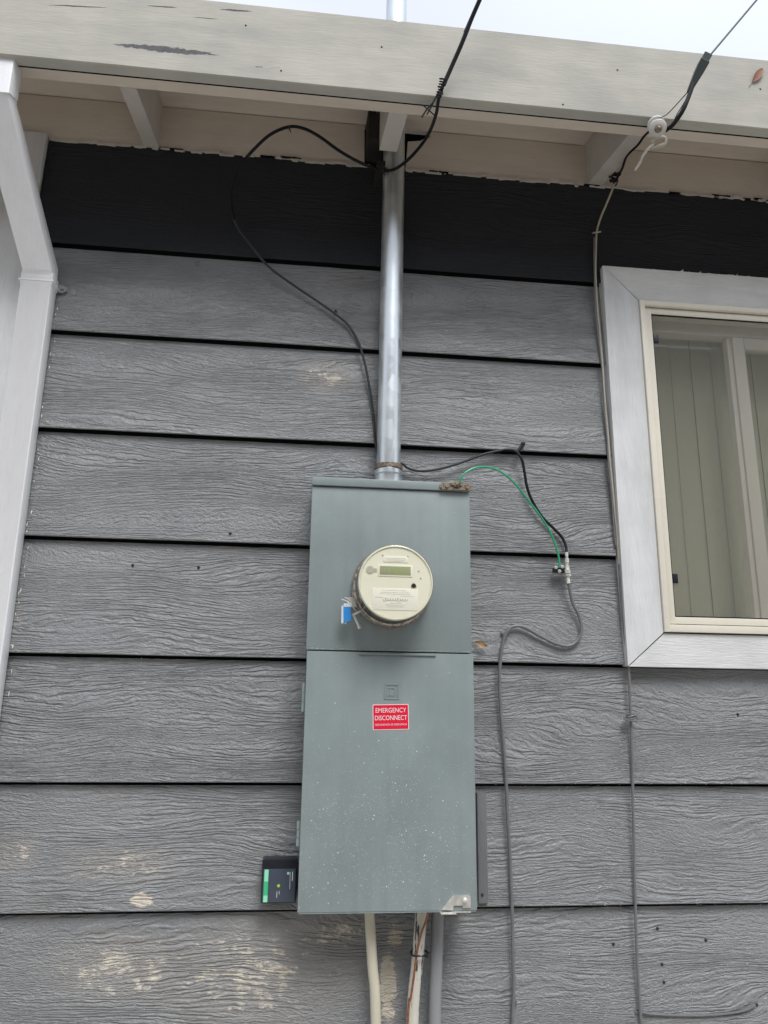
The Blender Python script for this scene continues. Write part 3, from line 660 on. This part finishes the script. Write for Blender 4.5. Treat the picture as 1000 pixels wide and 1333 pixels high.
# faint seven segment digits on the display
sg = {'0': 'abcdef', '6': 'acdefg', '5': 'acdfg'}
q = MB()
for i, ch in enumerate('065'):
    bx = -.0340 + i*.0078; bz = .0205; w_, h_ = .0050, .0052; t_ = .0008
    S = dict(a=(0, w_, 2*h_-t_, 2*h_), g=(0, w_, h_-t_/2, h_+t_/2), d=(0, w_, 0, t_), f=(0, t_, h_, 2*h_), e=(0, t_, 0, h_), b=(w_-t_, w_, h_, 2*h_), c=(w_-t_, w_, 0, h_))
    for k in sg[ch]:
        a, b, c_, d_ = S[k]; q.box(MX+bx+a, MX+bx+b, FY-.00205, FY-.0017, MZ+bz+c_, MZ+bz+d_)
obj('display_digits', q, 'print_faint', dsp, smooth=0)
plate('name_plate', 'plate_ivory', -.0290, .0270, .0450, .0590)
pl = plate('rating_plate', 'plate_ivory', -.0520, .0500, -.0620, -.0135)
q = MB(); rr = random.Random(3)
def printline(x0, x1, z, h_, y=FY-.00095):
    x = x0
    while x < x1:
        l = rr.uniform(.0008, .0030); q.box(MX+x, MX+min(x+l, x1), y-.0001, y+.0002, MZ+z, MZ+z+h_*rr.uniform(.7, 1)); x += l + rr.uniform(.0005, .0012)
for x0, x1, z, h_ in ((-.024, .022, .0535, .0013), (-.020, .020, .0500, .0012), (-.018, .017, .0470, .0010), (-.030, .024, -.0190, .0013), (-.035, .030, -.0235, .0012), (-.036, .033, -.0270, .0011), (.010, .040, -.0310, .0012), (-.046, -.030, -.0350, .0018), (-.012, .012, -.0470, .0012), (-.022, .020, -.0510, .0011), (-.018, .018, -.0550, .0011)): printline(x0, x1, z, h_)
tag(obj('printed_lines', q, 'print_faint', mt, smooth=0), kind='stuff')
q = MB(); cur = [(MX-.028+.054*t/72 - .0016*math.sin(t*.87), FY-.0011, MZ-.0390 + (.0022 + (.0022 if t < 9 or 40 < t < 50 else 0))*math.cos(t*.87)) for t in range(73)]
q.tube(cr(cur, 2), .00032, 5); obj('script_mark', q, 'print_grey', mt)
q = MB(); q.lathe([(0, .0016), (.0085, .0014), (.0088, 0)], (MX-.058, FY, MZ+.0265), seg=24); q.box(MX-.056, MX-.043, FY-.0012, FY+.0004, MZ+.0225, MZ+.0300); obj('test_port', q, 'print_faint', mt)
q = MB(); q.lathe([(0, .0022), (.0048, .002), (.0050, 0)], (MX+.040, FY, MZ-.0060), seg=18); q.box(MX+.0345, MX+.0455, FY-.0018, FY+.0004, MZ-.0095, MZ-.0060); obj('reset_button', q, 'meter_dark', mt)
for x_, z_ in ((.0515, .0265), (.0560, .0105), (-.030, .0600), (.0265, .0590)):
    q = MB(); q.lathe([(0, .001), (.0017, .0008), (.0019, 0)], (MX+x_, FY, MZ+z_), seg=10); obj('face_screw', q, 'print_grey', mt)

# seal hanging from the ring
se = thing('security_seal', (0.1181,-0.15,1.802), 'blue and clear plastic utility seal hanging on the meter ring', 'seal')
def blob(pts, ths, mat, name, par):
    q = MB(); q.prism([(a[0], a[2]) for a in pts], pts[0][1]-ths, pts[0][1]); return obj(name, q, mat, par, smooth=0)
blob([(0.0996,-0.16,1.8161), (0.1153,-0.16,1.8165), (0.1178,-0.16,1.787), (0.1005,-0.16,1.7813)], .007, 'seal_blue', 'seal_body', se)
blob([(0.0952,-0.1585,1.8196), (0.0992,-0.1585,1.8197), (0.1003,-0.1585,1.7798), (0.0954,-0.1585,1.7796)], .009, 'seal_clear', 'clear_shell', se)
blob([(0.0998,-0.1585,1.825), (0.1187,-0.1585,1.8255), (0.1172,-0.1585,1.8174), (0.1,-0.1585,1.8169)], .008, 'seal_clear', 'clear_shell', se)
blob([(0.1006,-0.1585,1.7808), (0.1092,-0.1585,1.7838), (0.1059,-0.1585,1.7782)], .006, 'seal_clear', 'clear_shell', se)
q = MB(); q.tube([(0.1228,-0.158,1.8012), (0.13,-0.16,1.7873), (0.1371,-0.162,1.7734)], .0030, 10); q.tube([(0.1356,-0.162,1.776), (0.1389,-0.1625,1.77)], .0046, 12); obj('barrel_lock', q, 'zinc_plate', se)
q = MB(); q.tube(cr([(0.0961,-0.15,1.8365), (0.1081,-0.158,1.8305), (0.1187,-0.16,1.8201), (0.1321,-0.15,1.8076)]), .0012, 6); q.tube(cr([(0.103,-0.152,1.84), (0.1133,-0.157,1.8343), (0.1242,-0.158,1.8187)]), .0012, 6)
q.tube([(0.1212,-0.157,1.7995), (0.1408,-0.15,1.8114)], .0026, 8); obj('seal_wire', q, 'zinc_plate', se)
q = MB(); q.prism([((0.1083,-0.15,1.8422)[0], (0.1083,-0.15,1.8422)[2]), ((0.126,-0.15,1.8409)[0], (0.126,-0.15,1.8409)[2]), ((0.1318,-0.15,1.8199)[0], (0.1318,-0.15,1.8199)[2]), ((0.1159,-0.15,1.8195)[0], (0.1159,-0.15,1.8195)[2])], -.150, -.139); obj('ring_tab', q, 'zinc_plate', se, smooth=0)

# ------------------------------------------------------------------ small device beside the panel
dv = thing('energy_monitor', (-.0185, -.045, 1.180), 'small black monitor box with a green bar, fixed left of the panel', 'monitor')
DX0, DX1, DZ0, DZ1, DY = -.0585, .0190, 1.1795, 1.2705, -.060
q = MB(); q.box(DX0, DX1, DY, -.0175, DZ0, DZ1, .0055); obj('case', q, 'black_plastic', dv)
q = MB(); q.box(DX0+.0035, DX1-.0035, DY-.0008, DY+.001, DZ0+.0035, DZ1-.0205, .0008); lb = obj('label_panel', q, 'device_label_slate', dv)
def mark(name, mat, x0, x1, z0, z1, off=.0014):
    q = MB(); q.box(DX0+x0, DX0+x1, DY-off, DY-.0003, DZ0+z0, DZ0+z1); return obj(name, q, mat, lb, smooth=0)
mark('bar', 'device_pale_green', .0060, .0150, .0040, .0175); mark('bar', 'device_green', .0060, .0150, .0176, .0455); mark('bar', 'device_pale_green', .0062, .0150, .0456, .0695)
mark('status_square', 'device_pale_green', .0555, .0605, .0590, .0640)
q = MB(); q.lathe([(0, .0012), (.0032, .001), (.0033, 0)], (DX0+.0380, DY-.0006, DZ0+.0365), seg=16); obj('status_light', q, 'device_lime', lb)
mark('print', 'white_print', .0345, .0356, .0130, .0250); mark('print', 'white_print', .0395, .0404, .0190, .0260); mark('print', 'white_print', .0620, .0628, .0300, .0640); mark('print', 'white_print', .0665, .0682, .0465, .0650)

# ------------------------------------------------------------------ pipes and copper wire under the panel
def ground_pipe(name, top, low, r_, mat, label):
    a, b = Vector(top), Vector(low); d = (b-a)/(a.z-b.z); e = b + d*(b.z-.0)
    e.x = b.x + (e.x-b.x)*.3
    t_ = thing(name, (e.x, e.y, 0), label, 'conduit')
    q = MB(); q.tube([p for p in cr([a, a.lerp(b, .5), b, b.lerp(e, .5), e], 6)], r_, 20); obj('pipe', q, mat, t_)
    q = MB(); q.lathe([(r_+.004, 0), (r_+.0042, .002), (r_+.0042, .010), (r_+.001, .012)], (a.x, a.y, a.z-.006), (0, 0, 1), 20); obj('bushing', q, mat, t_)
ground_pipe('plastic_conduit', (0.1796,-0.055,1.1711), (0.1986,-0.055,0.9415), .0113, 'pipe_cream_paint', 'thin cream painted pipe below the panel, leaning towards the copper wire')
ground_pipe('plastic_conduit', (0.2964,-0.06,1.1708), (0.2767,-0.06,0.9412), .0130, 'pipe_peeling_paint', 'cream pipe with peeling paint and a black zip tie below the panel')
ground_pipe('metal_conduit', (0.3348,-0.048,1.1675), (0.3271,-0.048,0.9356), .0138, 'grey_paint_plain', 'grey painted conduit below the panel under the latch')
q = MB(); cp_ = [(0.3077,-0.085,1.1795),(0.3044,-0.084,1.1533),(0.2929,-0.082,1.1225),(0.2832,-0.08,1.0845),(0.2768,-0.079,1.0397),(0.2703,-0.079,0.9959),(0.264,-0.079,0.9454)]; cp_ += [(cp_[-1][0]-.01, -.075, .5), (cp_[-1][0]-.012, -.07, .0)]
cw = thing('copper_wire', cp_[-1], 'bare copper grounding wire running down beside the peeling cream pipe', 'wire')
q.tube(wob(cr(cp_, 8), .0015), .0024, 8); obj('wire', q, 'copper', cw)
zt = thing('zip_tie', (0.2898,-0.07,1.0801), 'black zip tie around the peeling cream pipe and copper wire', 'zip tie')
q = MB(); c0 = Vector((0.2908,-0.064,1.0784)); q.tube([c0 + Vector((math.cos(a)*.0185, math.sin(a)*.022, .001*math.sin(3*a))) for a in [2*math.pi*k/28 for k in range(29)]], .0022, 6); obj('strap', q, 'black_plastic', zt)
q = MB(); q.box(c0.x+.009, c0.x+.016, c0.y-.026, c0.y-.018, c0.z-.003, c0.z+.003, .0008); q.tube([c0+Vector((.012, -.022, 0)), c0+Vector((.020, -.026, .010))], .0012, 6); obj('tie_head', q, 'black_plastic', zt)

# ------------------------------------------------------------------ black drop cable
Y = -.024
dc = thing('drop_cable', (0.1792,-0.1,3.0247), 'black overhead drop cable looping under the eave and down behind the steel conduit', 'cable')
up_ = [(0.3749,-0.452,3.2569),(0.3547,-0.43,3.2093),(0.3338,-0.41,3.1523),(0.3109,-0.39,3.0971),(0.2939,-0.379,3.0541),(0.2856,-0.372,3.0218)]
far = [Vector(up_[0]) + (Vector(up_[0])-Vector(up_[1])).normalized()*k for k in (6, 3, 1)]
lo_ = [(0.2847,-0.345,3.0058),(0.2755,-0.31,2.9858),(0.2623,-0.26,2.9855),(0.2388,-0.19,2.9957),(0.2084,-0.14,3.0012),(0.1787,-0.105,3.0207),(0.1448,-0.105,3.0295),(0.1012,-0.125,3.0311),(0.0543,-0.14,3.0456),(0.0016,-0.15,3.0752),(-0.0399,-0.155,3.0906),(-0.0786,-0.155,3.0913),(-0.1268,-0.14,3.0746),(-0.171,-0.115,3.0424),(-0.2052,-0.09,3.0083),(-0.2225,-0.07,2.9642),(-0.227,-0.055,2.9173),(-0.2169,-0.045,2.8729)]
q = MB(); q.tube(cr(far + [Vector(p) for p in up_ + lo_], 6), .0042, 10); obj('cable', q, 'black_jacket', dc)
gr = [(-0.2169,-0.045,2.8729),(-0.2012,-0.04,2.8445),(-0.1705,-0.035,2.8057),(-0.1184,-0.03,2.7478),(-0.044,-0.026,2.6958),(0.0195,-0.0245,2.6555),(0.0639,-0.024,2.6247),(0.1042,-0.0235,2.5892),(0.1367,-0.0225,2.5244),(0.1592,-0.021,2.4268),(0.1731,-0.019,2.3416),(0.1801,-0.022,2.2664),(0.1904,-0.026,2.2174),(0.2145,-0.026,2.2061),(0.2466,-0.025,2.2101),(0.2648,-0.024,2.1988),(0.2953,-0.022,2.1925),(0.3438,-0.022,2.199),(0.4052,-0.021,2.2191),(0.4672,-0.021,2.2455),(0.519,-0.022,2.2605)]
q = MB(); q.tube(wob(cr(off(gr), 6), .0012), .0033, 8); plabel(obj('cable_run', q, 'dark_grey_jacket', dc), 'dark grey painted lower run of the cable on the siding')
bl = [(0.519,-0.022,2.2605),(0.5491,-0.026,2.2586),(0.5659,-0.03,2.2368),(0.573,-0.03,2.1991),(0.5786,-0.028,2.1622),(0.592,-0.027,2.1236),(0.6174,-0.026,2.0816),(0.647,-0.026,2.0521),(0.6685,-0.026,2.0284),(0.6762,-0.03,2.0036),(0.6749,-0.034,1.9847)]
q = MB(); q.tube(cr(off(bl), 6), .0037, 10); obj('cable_tail', q, 'black_jacket', dc)
q = MB(); ax = [Vector(p) for p in [(0.2948,-0.385,3.0753),(0.2847,-0.377,3.0215)]]
q.tube([ax[0].lerp(ax[1], k/90) + Vector((math.cos(k*.55), .6*math.sin(k*.55), .2*math.sin(k*.55)))*(.0070+.0012*math.sin(k*.21)) for k in range(91)], .0014, 5); obj('wire_wrap', q, 'black_jacket', dc)
q = MB(); q.tube(cr([*[(0.2868,-0.376,3.0449),(0.2742,-0.362,3.0228),(0.2619,-0.345,3.0166),(0.2511,-0.33,3.004)]], 6), .0022, 6); q.tube(cr([*[(0.2773,-0.366,3.0307),(0.2716,-0.355,3.0177),(0.2636,-0.335,3.01)]], 6), .0018, 6)
q.tube([(0.2524,-0.345,3.0267),(0.2827,-0.335,3.0099)], .0018, 6); obj('hook_wire', q, 'dark_grey_jacket', dc)
q = MB()
far2 = [p + Vector((.008, 0, .004)) for p in [Vector(v) for v in far]]
q.tube(cr(far2 + [Vector(p) + Vector((.0055, -.002, .002)) for p in up_[:-1]], 6), .0022, 6); obj('messenger_wire', q, 'black_jacket', dc)
for c0 in ((-0.0765,-0.155,3.0891), (0.1806,-0.107,3.0193)):
    q = MB(); c0 = Vector(c0); q.tube([c0 + Vector((.001*math.sin(a), math.cos(a)*.0055, math.sin(a)*.0055)) for a in [2*math.pi*k/14 for k in range(15)]], .0013, 6); q.tube([c0, c0+Vector((.004, .0, -.014))], .0014, 6)
    obj('cable_tie', q, 'black_plastic', dc)
q = MB(); c0 = Vector((0.1757,-0.09,3.0469)); q.box(c0.x-.012, c0.x+.012, -.10, -.006, c0.z-.004, c0.z+.010, .002); obj('staple_block', q, 'old_wood', dc)
def clip(par, at, r_=.006, mat='black_plastic', ang=0):
    at = Vector(at); q = MB()
    d = Vector((math.cos(ang), 0, math.sin(ang))); pnl = Vector((-d.z, 0, d.x))
    q.tube([at + pnl*(r_*math.cos(a)) + Vector((0, -abs(math.sin(a))*r_*.9, 0)) for a in [math.pi*k/8 for k in range(9)]], .0022, 6)
    q.lathe([(0, .004), (.0035, .003), (.0045, 0)], at + pnl*(r_+.004) + Vector((0, .002, 0)), seg=10); return obj('cable_clip', q, mat, par)
q = MB(); a_, b_ = Vector((0.5579,-0.024,2.2576)), Vector((0.5726,-0.026,2.2791)); q.tube([a_, b_], [.0042, .0050], 8); q.lathe([(0, .007), (.0045, .0065), (.0058, .003), (.0058, -.006)], b_, seg=12); obj('cable_clip', q, 'black_plastic', dc)
clip(dc, (0.066,-0.022,2.626), .004)

# ------------------------------------------------------------------ ground block, green wire, lower coax
gb = thing('ground_block', (0.6773,-0.024,1.9387), 'small metal coax ground block with screws where the green wire ends', 'connector')
def fit(pa, pb, prof, mat, name):
    a, b = Vector(pa), Vector(pb); q = MB(); q.lathe([(r_, t_*(b-a).length) for r_, t_ in prof], a, b-a, 18); return obj(name, q, mat, gb)
gt, gm, gl = (0.6751,-0.034,1.9887), (0.6751,-0.034,1.9448), (0.6763,-0.034,1.9074)
fit(gt, gm, [(.0036, 0), (.0046, .02), (.0046, .24), (.0030, .26), (.0030, .34), (.0060, .36), (.0060, .62), (.0040, .64), (.0040, .8), (.0062, .82), (.0062, 1)], 'zinc_plate', 'upper_fitting')
fit(gm, gl, [(.0062, 0), (.0080, .05), (.0080, .28), (.0045, .30), (.0045, .36), (.0088, .38), (.0088, .48), (.0045, .50), (.0045, .66), (.0052, .68), (.0052, .98), (.0036, 1)], 'zinc_plate', 'lower_fitting')
q = MB(); a = Vector((0.6605,-0.032,1.9427)); q.box(a.x-.020, a.x+.022, -.036, -.019, a.z-.0065, a.z+.0055, .0015); obj('block_body', q, 'clamp_green_black', gb)
for px in ((0.6442,-0.036,1.9474), (0.6605,-0.036,1.95), (0.6532,-0.038,1.9385)):
    q = MB(); q.lathe([(0, .003), (.0018, .003), (.002, .0045), (.0040, .0042), (.0044, 0)], (px[0], -.036, px[2]), seg=14); obj('screw', q, 'zinc_plate', gb)
gw = thing('green_ground_wire', (0.3739,-0.146,2.1251), 'green insulated ground wire arching from the panel strap to the coax block', 'wire')
q = MB(); q.tube(cr([(0.3737,-0.147,2.1267),(0.3789,-0.15,2.1416),(0.3924,-0.15,2.1559),(0.4144,-0.146,2.168),(0.446,-0.135,2.1749),(0.4814,-0.118,2.1719),(0.5217,-0.098,2.1517),(0.5621,-0.078,2.1148),(0.5978,-0.062,2.0781),(0.6264,-0.05,2.0418),(0.6451,-0.043,1.9999),(0.6529,-0.04,1.9688),(0.6534,-0.039,1.9492)], 7), .0026, 8); obj('wire', q, 'green_jacket', gw)

cx_ = [(0.6765,-0.034,1.9113),(0.6809,-0.03,1.8885),(0.6889,-0.026,1.858),(0.702,-0.025,1.8313),(0.7086,-0.025,1.8044),(0.7053,-0.025,1.7794),(0.6904,-0.025,1.76),(0.6682,-0.025,1.7519),(0.6369,-0.025,1.7588),(0.5981,-0.025,1.7769),(0.5633,-0.025,1.7951),(0.5378,-0.025,1.7983),(0.5199,-0.025,1.7884),(0.5078,-0.024,1.7655),(0.4987,-0.025,1.7221),(0.4937,-0.024,1.6665),(0.4958,-0.023,1.5847),(0.5014,-0.022,1.4957),(0.5049,-0.024,1.433),(0.5066,-0.024,1.3577),(0.5096,-0.023,1.2572),(0.5121,-0.024,1.163),(0.5111,-0.024,1.0647),(0.5109,-0.023,0.9871),(0.5055,-0.022,0.9112)]
cx_ += [(cx_[-1][0]-.004, -.024, .7), (cx_[-1][0], -.024, .35), (cx_[-1][0]+.01, -.024, .02)]
cc = thing('coax_cable', cx_[-1], 'grey painted coax cable curling from the ground block and running down the siding', 'cable')
q = MB(); q.tube(wob(cr(off(cx_), 6), .0012, 4), .0041, 10); obj('cable', q, 'painted_cable_grey', cc)
clip(cc, (0.5128,-0.021,1.7753), .0052, 'painted_cable_grey', 1.0); clip(cc, (0.515,-0.019,0.9674), .0052, 'painted_cable_grey', math.pi)

# ------------------------------------------------------------------ thin wire along the window
tw = [(0.8679,-0.045,3.0949),(0.8588,-0.04,3.0666),(0.8432,-0.032,3.0245),(0.8242,-0.026,2.9758),(0.8121,-0.024,2.933),(0.8053,-0.022,2.8585),(0.8011,-0.022,2.7842),(0.8023,-0.021,2.7001),(0.8052,-0.022,2.5815),(0.807,-0.021,2.4555),(0.8099,-0.021,2.3216),(0.8116,-0.023,2.2233),(0.8158,-0.022,2.1135),(0.8176,-0.021,2.0351),(0.8184,-0.023,1.9635)]
pw = thing('telephone_wire', (0.8186,-0.02,1.5793), 'thin painted telephone wire running down along the left window trim', 'wire')
q = MB(); q.tube(wob(cr(off(tw), 6), .0022, 2), .0030, 8); plabel(obj('wire', q, 'tan_wire_paint', pw), 'upper tan length of the wire')
tw2 = [(0.8184,-0.023,1.9635),(0.8181,-0.023,1.8639),(0.8223,-0.022,1.7669),(0.8252,-0.022,1.6909),(0.8233,-0.022,1.5885),(0.8208,-0.021,1.4888),(0.8175,-0.024,1.4182),(0.8121,-0.023,1.3058),(0.8063,-0.022,1.1884),(0.8033,-0.023,1.0991),(0.8021,-0.023,1.0039),(0.8026,-0.022,0.9032)]
tw2 += [(tw2[-1][0]+.004, -.024, .7), (tw2[-1][0], -.024, .35), (tw2[-1][0], -.024, .02)]
q = MB(); q.tube(wob(cr(off(tw2), 6), .0012, 8), .0036, 8); obj('wire_run', q, 'painted_cable_grey', pw)
tw3 = [(0.8053,-0.022,2.9211),(0.799,-0.021,2.8215),(0.798,-0.02,2.6764),(0.8025,-0.02,2.559),(0.8049,-0.02,2.3771),(0.809,-0.02,2.1601),(0.8125,-0.02,2.0146)]
q = MB(); q.tube(wob(cr(off(tw3), 6), .003, 12), .0024, 6); obj('second_strand', q, 'painted_cable_grey', pw)
for c0, r_, n_ in ((Vector((0.812,-0.022,2.9368)), .012, 1), (Vector((0.8218,-0.024,1.5794)), .0180, 4)):
    q = MB()
    for k in range(n_):
        q.tube([c0 + Vector((math.cos(a)*r_*(1-.15*k), -.006+math.sin(a)*.008, .004*math.sin(a+k)+.003*k - (.002 if n_ > 1 else -.008*math.cos(a)*.4))) for a in [2*math.pi*j/22 for j in range(20)]], .0021, 6)
    obj('wire_knot', q, 'tan_wire_paint' if n_ == 1 else 'painted_cable_grey', pw)
q = MB(); q.tube(wob(cr([(0.8011,-0.023,0.9388),(0.8288,-0.021,0.9328),(0.8872,-0.02,0.9279),(0.9513,-0.02,0.9263),(1.0069,-0.02,0.928),(1.0503,-0.02,0.9331),(1.0808,-0.021,0.9436)], 6), .001), .0026, 8); obj('side_branch', q, 'painted_cable_grey', pw)
clip(pw, (0.8049,-0.018,0.9355), .0052, 'painted_cable_grey', 1.6)

# ------------------------------------------------------------------ insulator, clamp and aerial wire
ins = thing('spool_insulator', (0.8356,-0.372,3.0096), 'white porcelain spool insulator screwed under the fascia', 'insulator')
c0 = Vector((0.827,-0.392,2.9826)); ax = (Vector((0.8414,-0.352,3.0412)) - c0).normalized()
q = MB(); q.lathe([(.0060, -.006), (.0110, -.007), (.0190, -.003), (.0212, .001), (.0205, .006), (.0130, .010), (.0110, .016), (.0110, .022), (.0130, .027), (.0200, .031), (.0208, .036), (.0180, .041), (.008, .043)], c0, ax, 32); obj('spool', q, 'porcelain_white', ins)
q = MB(); q.tube([c0 - ax*.008, c0 + ax*.075], .0052, 10); q.lathe([(0, -.013), (.006, -.012), (.0085, -.008), (.0085, -.005)], c0, ax, 12); obj('bolt', q, 'rusty_plate', ins)
q = MB(); q.tube(cr([(0.8347,-0.34,2.9844),(0.8432,-0.345,2.9948),(0.8658,-0.345,2.9995),(0.8714,-0.34,2.9883),(0.8571,-0.335,2.9818),(0.839,-0.33,2.9795)], 5), .0052, 8); obj('bracket', q, 'tan_wire_paint', ins)
rp = thing('rope_end', (0.8344,-0.24,2.9814), 'white painted frayed cord hanging below the spool insulator', 'cord')
q = MB(); q.tube(wob(cr([(0.8428,-0.34,2.9853),(0.8335,-0.32,2.9802),(0.8302,-0.3,2.9777),(0.8332,-0.275,2.9772),(0.8294,-0.25,2.9731)], 6), .003), [.0036]*24+[.0024], 8); obj('cord', q, 'porcelain_white', rp)
aw = thing('aerial_wire', (0.8349,-0.38,2.9982), 'thin aerial wire held by a dark green wedge clamp above the insulator', 'wire')
a, b = Vector((0.8974,-0.425,3.0664)), Vector((0.9398,-0.45,3.1564)); d = (b-a).normalized()
q = MB(); sd_ = d.cross(Vector((0, -1, 0))).normalized(); n = []
for t_, w_, h_ in ((0, .0045, .004), (.1, .0060, .006), (.55, .0105, .008), (.8, .0115, .009), (.82, .0090, .008), (1.0, .0100, .007), (1.04, .0050, .004)):
    p = a + (b-a)*t_; n.append([p - sd_*w_ + Vector((0, -h_, 0)), p + sd_*w_ + Vector((0, -h_, 0)), p + sd_*w_ + Vector((0, h_, 0)), p - sd_*w_ + Vector((0, h_, 0))])
mbx = MB(); mbx.add([v for s_ in n for v in s_], [(i*4+k, i*4+(k+1) % 4, (i+1)*4+(k+1) % 4, (i+1)*4+k) for i in range(6) for k in range(4)] + [(3, 2, 1, 0), (24, 25, 26, 27)])
obj('wedge_clamp', mbx, 'clamp_green_black', aw, smooth=0)
top = [(0.9389,-0.45,3.1472),(1.0513,-0.5,3.2848)]; dd = (Vector(top[1])-Vector(top[0])).normalized()
q = MB(); q.tube([Vector(top[0])-dd*.02, Vector(top[0]), Vector(top[1]), Vector(top[1])+dd*8], .0024, 8); obj('span_wire', q, 'painted_cable_grey', aw)
q = MB(); q.tube(cr([(0.8978,-0.425,3.0709),(0.8838,-0.415,3.0559),(0.8676,-0.405,3.0383),(0.8514,-0.395,3.0229),(0.8322,-0.392,3.0122),(0.8221,-0.38,3.0125),(0.8202,-0.37,3.0052)], 5), .0013, 6); q.tube(cr([(0.9016,-0.425,3.0691),(0.8865,-0.415,3.0405),(0.8739,-0.405,3.0189),(0.8654,-0.395,2.9998),(0.8557,-0.38,2.9848)], 5), .0013, 6); obj('bail_wire', q, 'dark_grey_jacket', aw)
q = MB(); q.tube(cr([(0.9038,-0.438,3.082),(0.8921,-0.432,3.0481),(0.8791,-0.425,3.0151),(0.8675,-0.41,2.9959),(0.8592,-0.39,2.99),(0.8507,-0.36,3.0012)], 6), .0052, 8)
q.tube(wob(cr([(0.8507,-0.36,3.0012),(0.8346,-0.345,3.0144),(0.8251,-0.33,3.0123),(0.8225,-0.3,3.014),(0.825,-0.25,3.0317),(0.833,-0.2,3.0488),(0.8466,-0.15,3.0627),(0.8576,-0.1,3.0776),(0.8635,-0.06,3.0883)], 6), .005, 3), .0032, 8); obj('drop_tail', q, 'black_jacket', aw)
q = MB(); rr = random.Random(5)
for k in range(12):
    c_ = Vector((0.8619,-0.06,3.0985)) + Vector((rr.uniform(-.014, .014), rr.uniform(-.02, .02), rr.uniform(-.008, .012)))
    u_ = Vector((rr.uniform(-1, 1), rr.uniform(-1, 1), rr.uniform(-1, 1))).normalized(); v_ = u_.orthogonal().normalized(); r_ = rr.uniform(.005, .011)
    q.tube([c_ + u_*math.cos(a)*r_ + v_*math.sin(a)*r_ for a in [rr.uniform(4, 6.2)*j/14 for j in range(15)]], .0019, 6)
obj('splice_tangle', q, 'black_jacket', aw)

# ------------------------------------------------------------------ leaves
def leaf(name, a, b, w_, mat, label, lift):
    a, b = Vector(a), Vector(b); d = b-a; s_ = d.cross(Vector((0, -1, 0))).normalized(); n = 9; v = []; q = MB()
    for i in range(n):
        t_ = i/(n-1); ww = w_*math.sin(math.pi*min(1, t_*.92+.04))**.8; p = a + d*t_ + Vector((0, -lift*math.sin(math.pi*t_), 0))
        v += [p - s_*ww + Vector((0, -.003, 0)), p, p + s_*ww + Vector((0, -.0025, 0))]
    m_ = len(v); v += [x_ + Vector((0, .0006, 0)) for x_ in v]
    f = [(i*3+k, i*3+k+1, i*3+k+4, i*3+k+3) for i in range(n-1) for k in range(2)]; f += [tuple(j+m_ for j in q_[::-1]) for q_ in f]
    t_ = thing(name, a, label, 'leaf'); obj('blade', q.add(v, f), mat, t_, smooth=60)
    q2 = MB(); q2.tube([a - d*.35, a, a + d*.9], .0007, 5); obj('midrib', q2, mat, t_)
leaf('dead_leaf', (1.1137,-0.362,3.1805), (1.1463,-0.362,3.2253), .0095, 'leaf_rust', 'small rust brown leaf stuck to the cream fascia', .004)
leaf('dry_leaf', (0.4343,-0.022,1.7565), (0.4641,-0.026,1.7456), .006, 'leaf_tan', 'curled tan leaf scrap caught beside the panel', .008)

# ------------------------------------------------------------------ rain drops
def drops(name, pts, mat, label, sq=.45):
    q = MB(); base = [(math.cos(2*math.pi*k/8), math.sin(2*math.pi*k/8)) for k in range(8)]
    for x, y, z, r_ in pts:
        e = rr.uniform(.8, 1.3); v = [(x+c_*r_, y, z+s_*r_*e) for c_, s_ in base] + [(x+c_*r_*.72, y-r_*sq*.7, z+s_*r_*.72*e) for c_, s_ in base] + [(x, y-r_*sq, z)]
        q.add(v, [(k, (k+1) % 8, 8+(k+1) % 8, 8+k) for k in range(8)] + [(8+k, 8+(k+1) % 8, 16) for k in range(8)])
    me = obj(name, q, mat, None, smooth=80); tag(me, label, 'rain drops', kind='stuff'); return me
pts = []
rr = random.Random(11)
while len(pts) < 1700:
    x, z = rr.uniform(.024, .402), rr.uniform(1.182, 2.105)
    dn = .10 + .9*math.exp(-((x-.22)/.09)**2 - ((z-1.36)/.13)**2) + .55*math.exp(-((z-1.30)/.16)**2) + .5*math.exp(-((x-.07)/.05)**2-((z-1.36)/.12)**2)
    dn *= .25 + 1.2*max(0, mnoise.noise(Vector((x*14, 0, z*14)))+.25)
    if z > 1.72: dn *= .28
    if 1.7165 < z < 1.7235 or rr.random() > dn or math.hypot(x-MX, z-MZ) < .096: continue
    if .170 < x < .258 and 1.545 < z < 1.61 and rr.random() < .9: continue
    y = DF if z < 1.72 else PF
    r_ = .00045 + .0004*rr.random() + (.0012*rr.random()**2 if rr.random() < .09 else 0)
    pts.append((x, y+.0001, z, r_))
for i in range(120): pts.append((rr.uniform(.03, .40), PF+.0001, 1.7235+rr.uniform(0, .003), rr.uniform(.0005, .001)))
drops('panel_rain_drops', pts, 'rain_water', 'small rain drops beaded on the grey panel door')
pts = []
while len(pts) < 2200:
    x, z = rr.uniform(-.62, 1.25), rr.uniform(.93, 1.75)
    dn = .15 + .85*max(0, min(1, (x-.35)/.4)) 
    if z > 1.43: dn *= .35
    if rr.random() > dn or (.0 < x < .42 and z > 1.17): continue
    if x > .81 and z > 1.70: continue
    pts.append((x, face_y(z)-.0002, z, .0005+.0007*rr.random()))
drops('siding_rain_drops', pts, 'rain_water', 'fine rain drops on the lower grey siding boards')
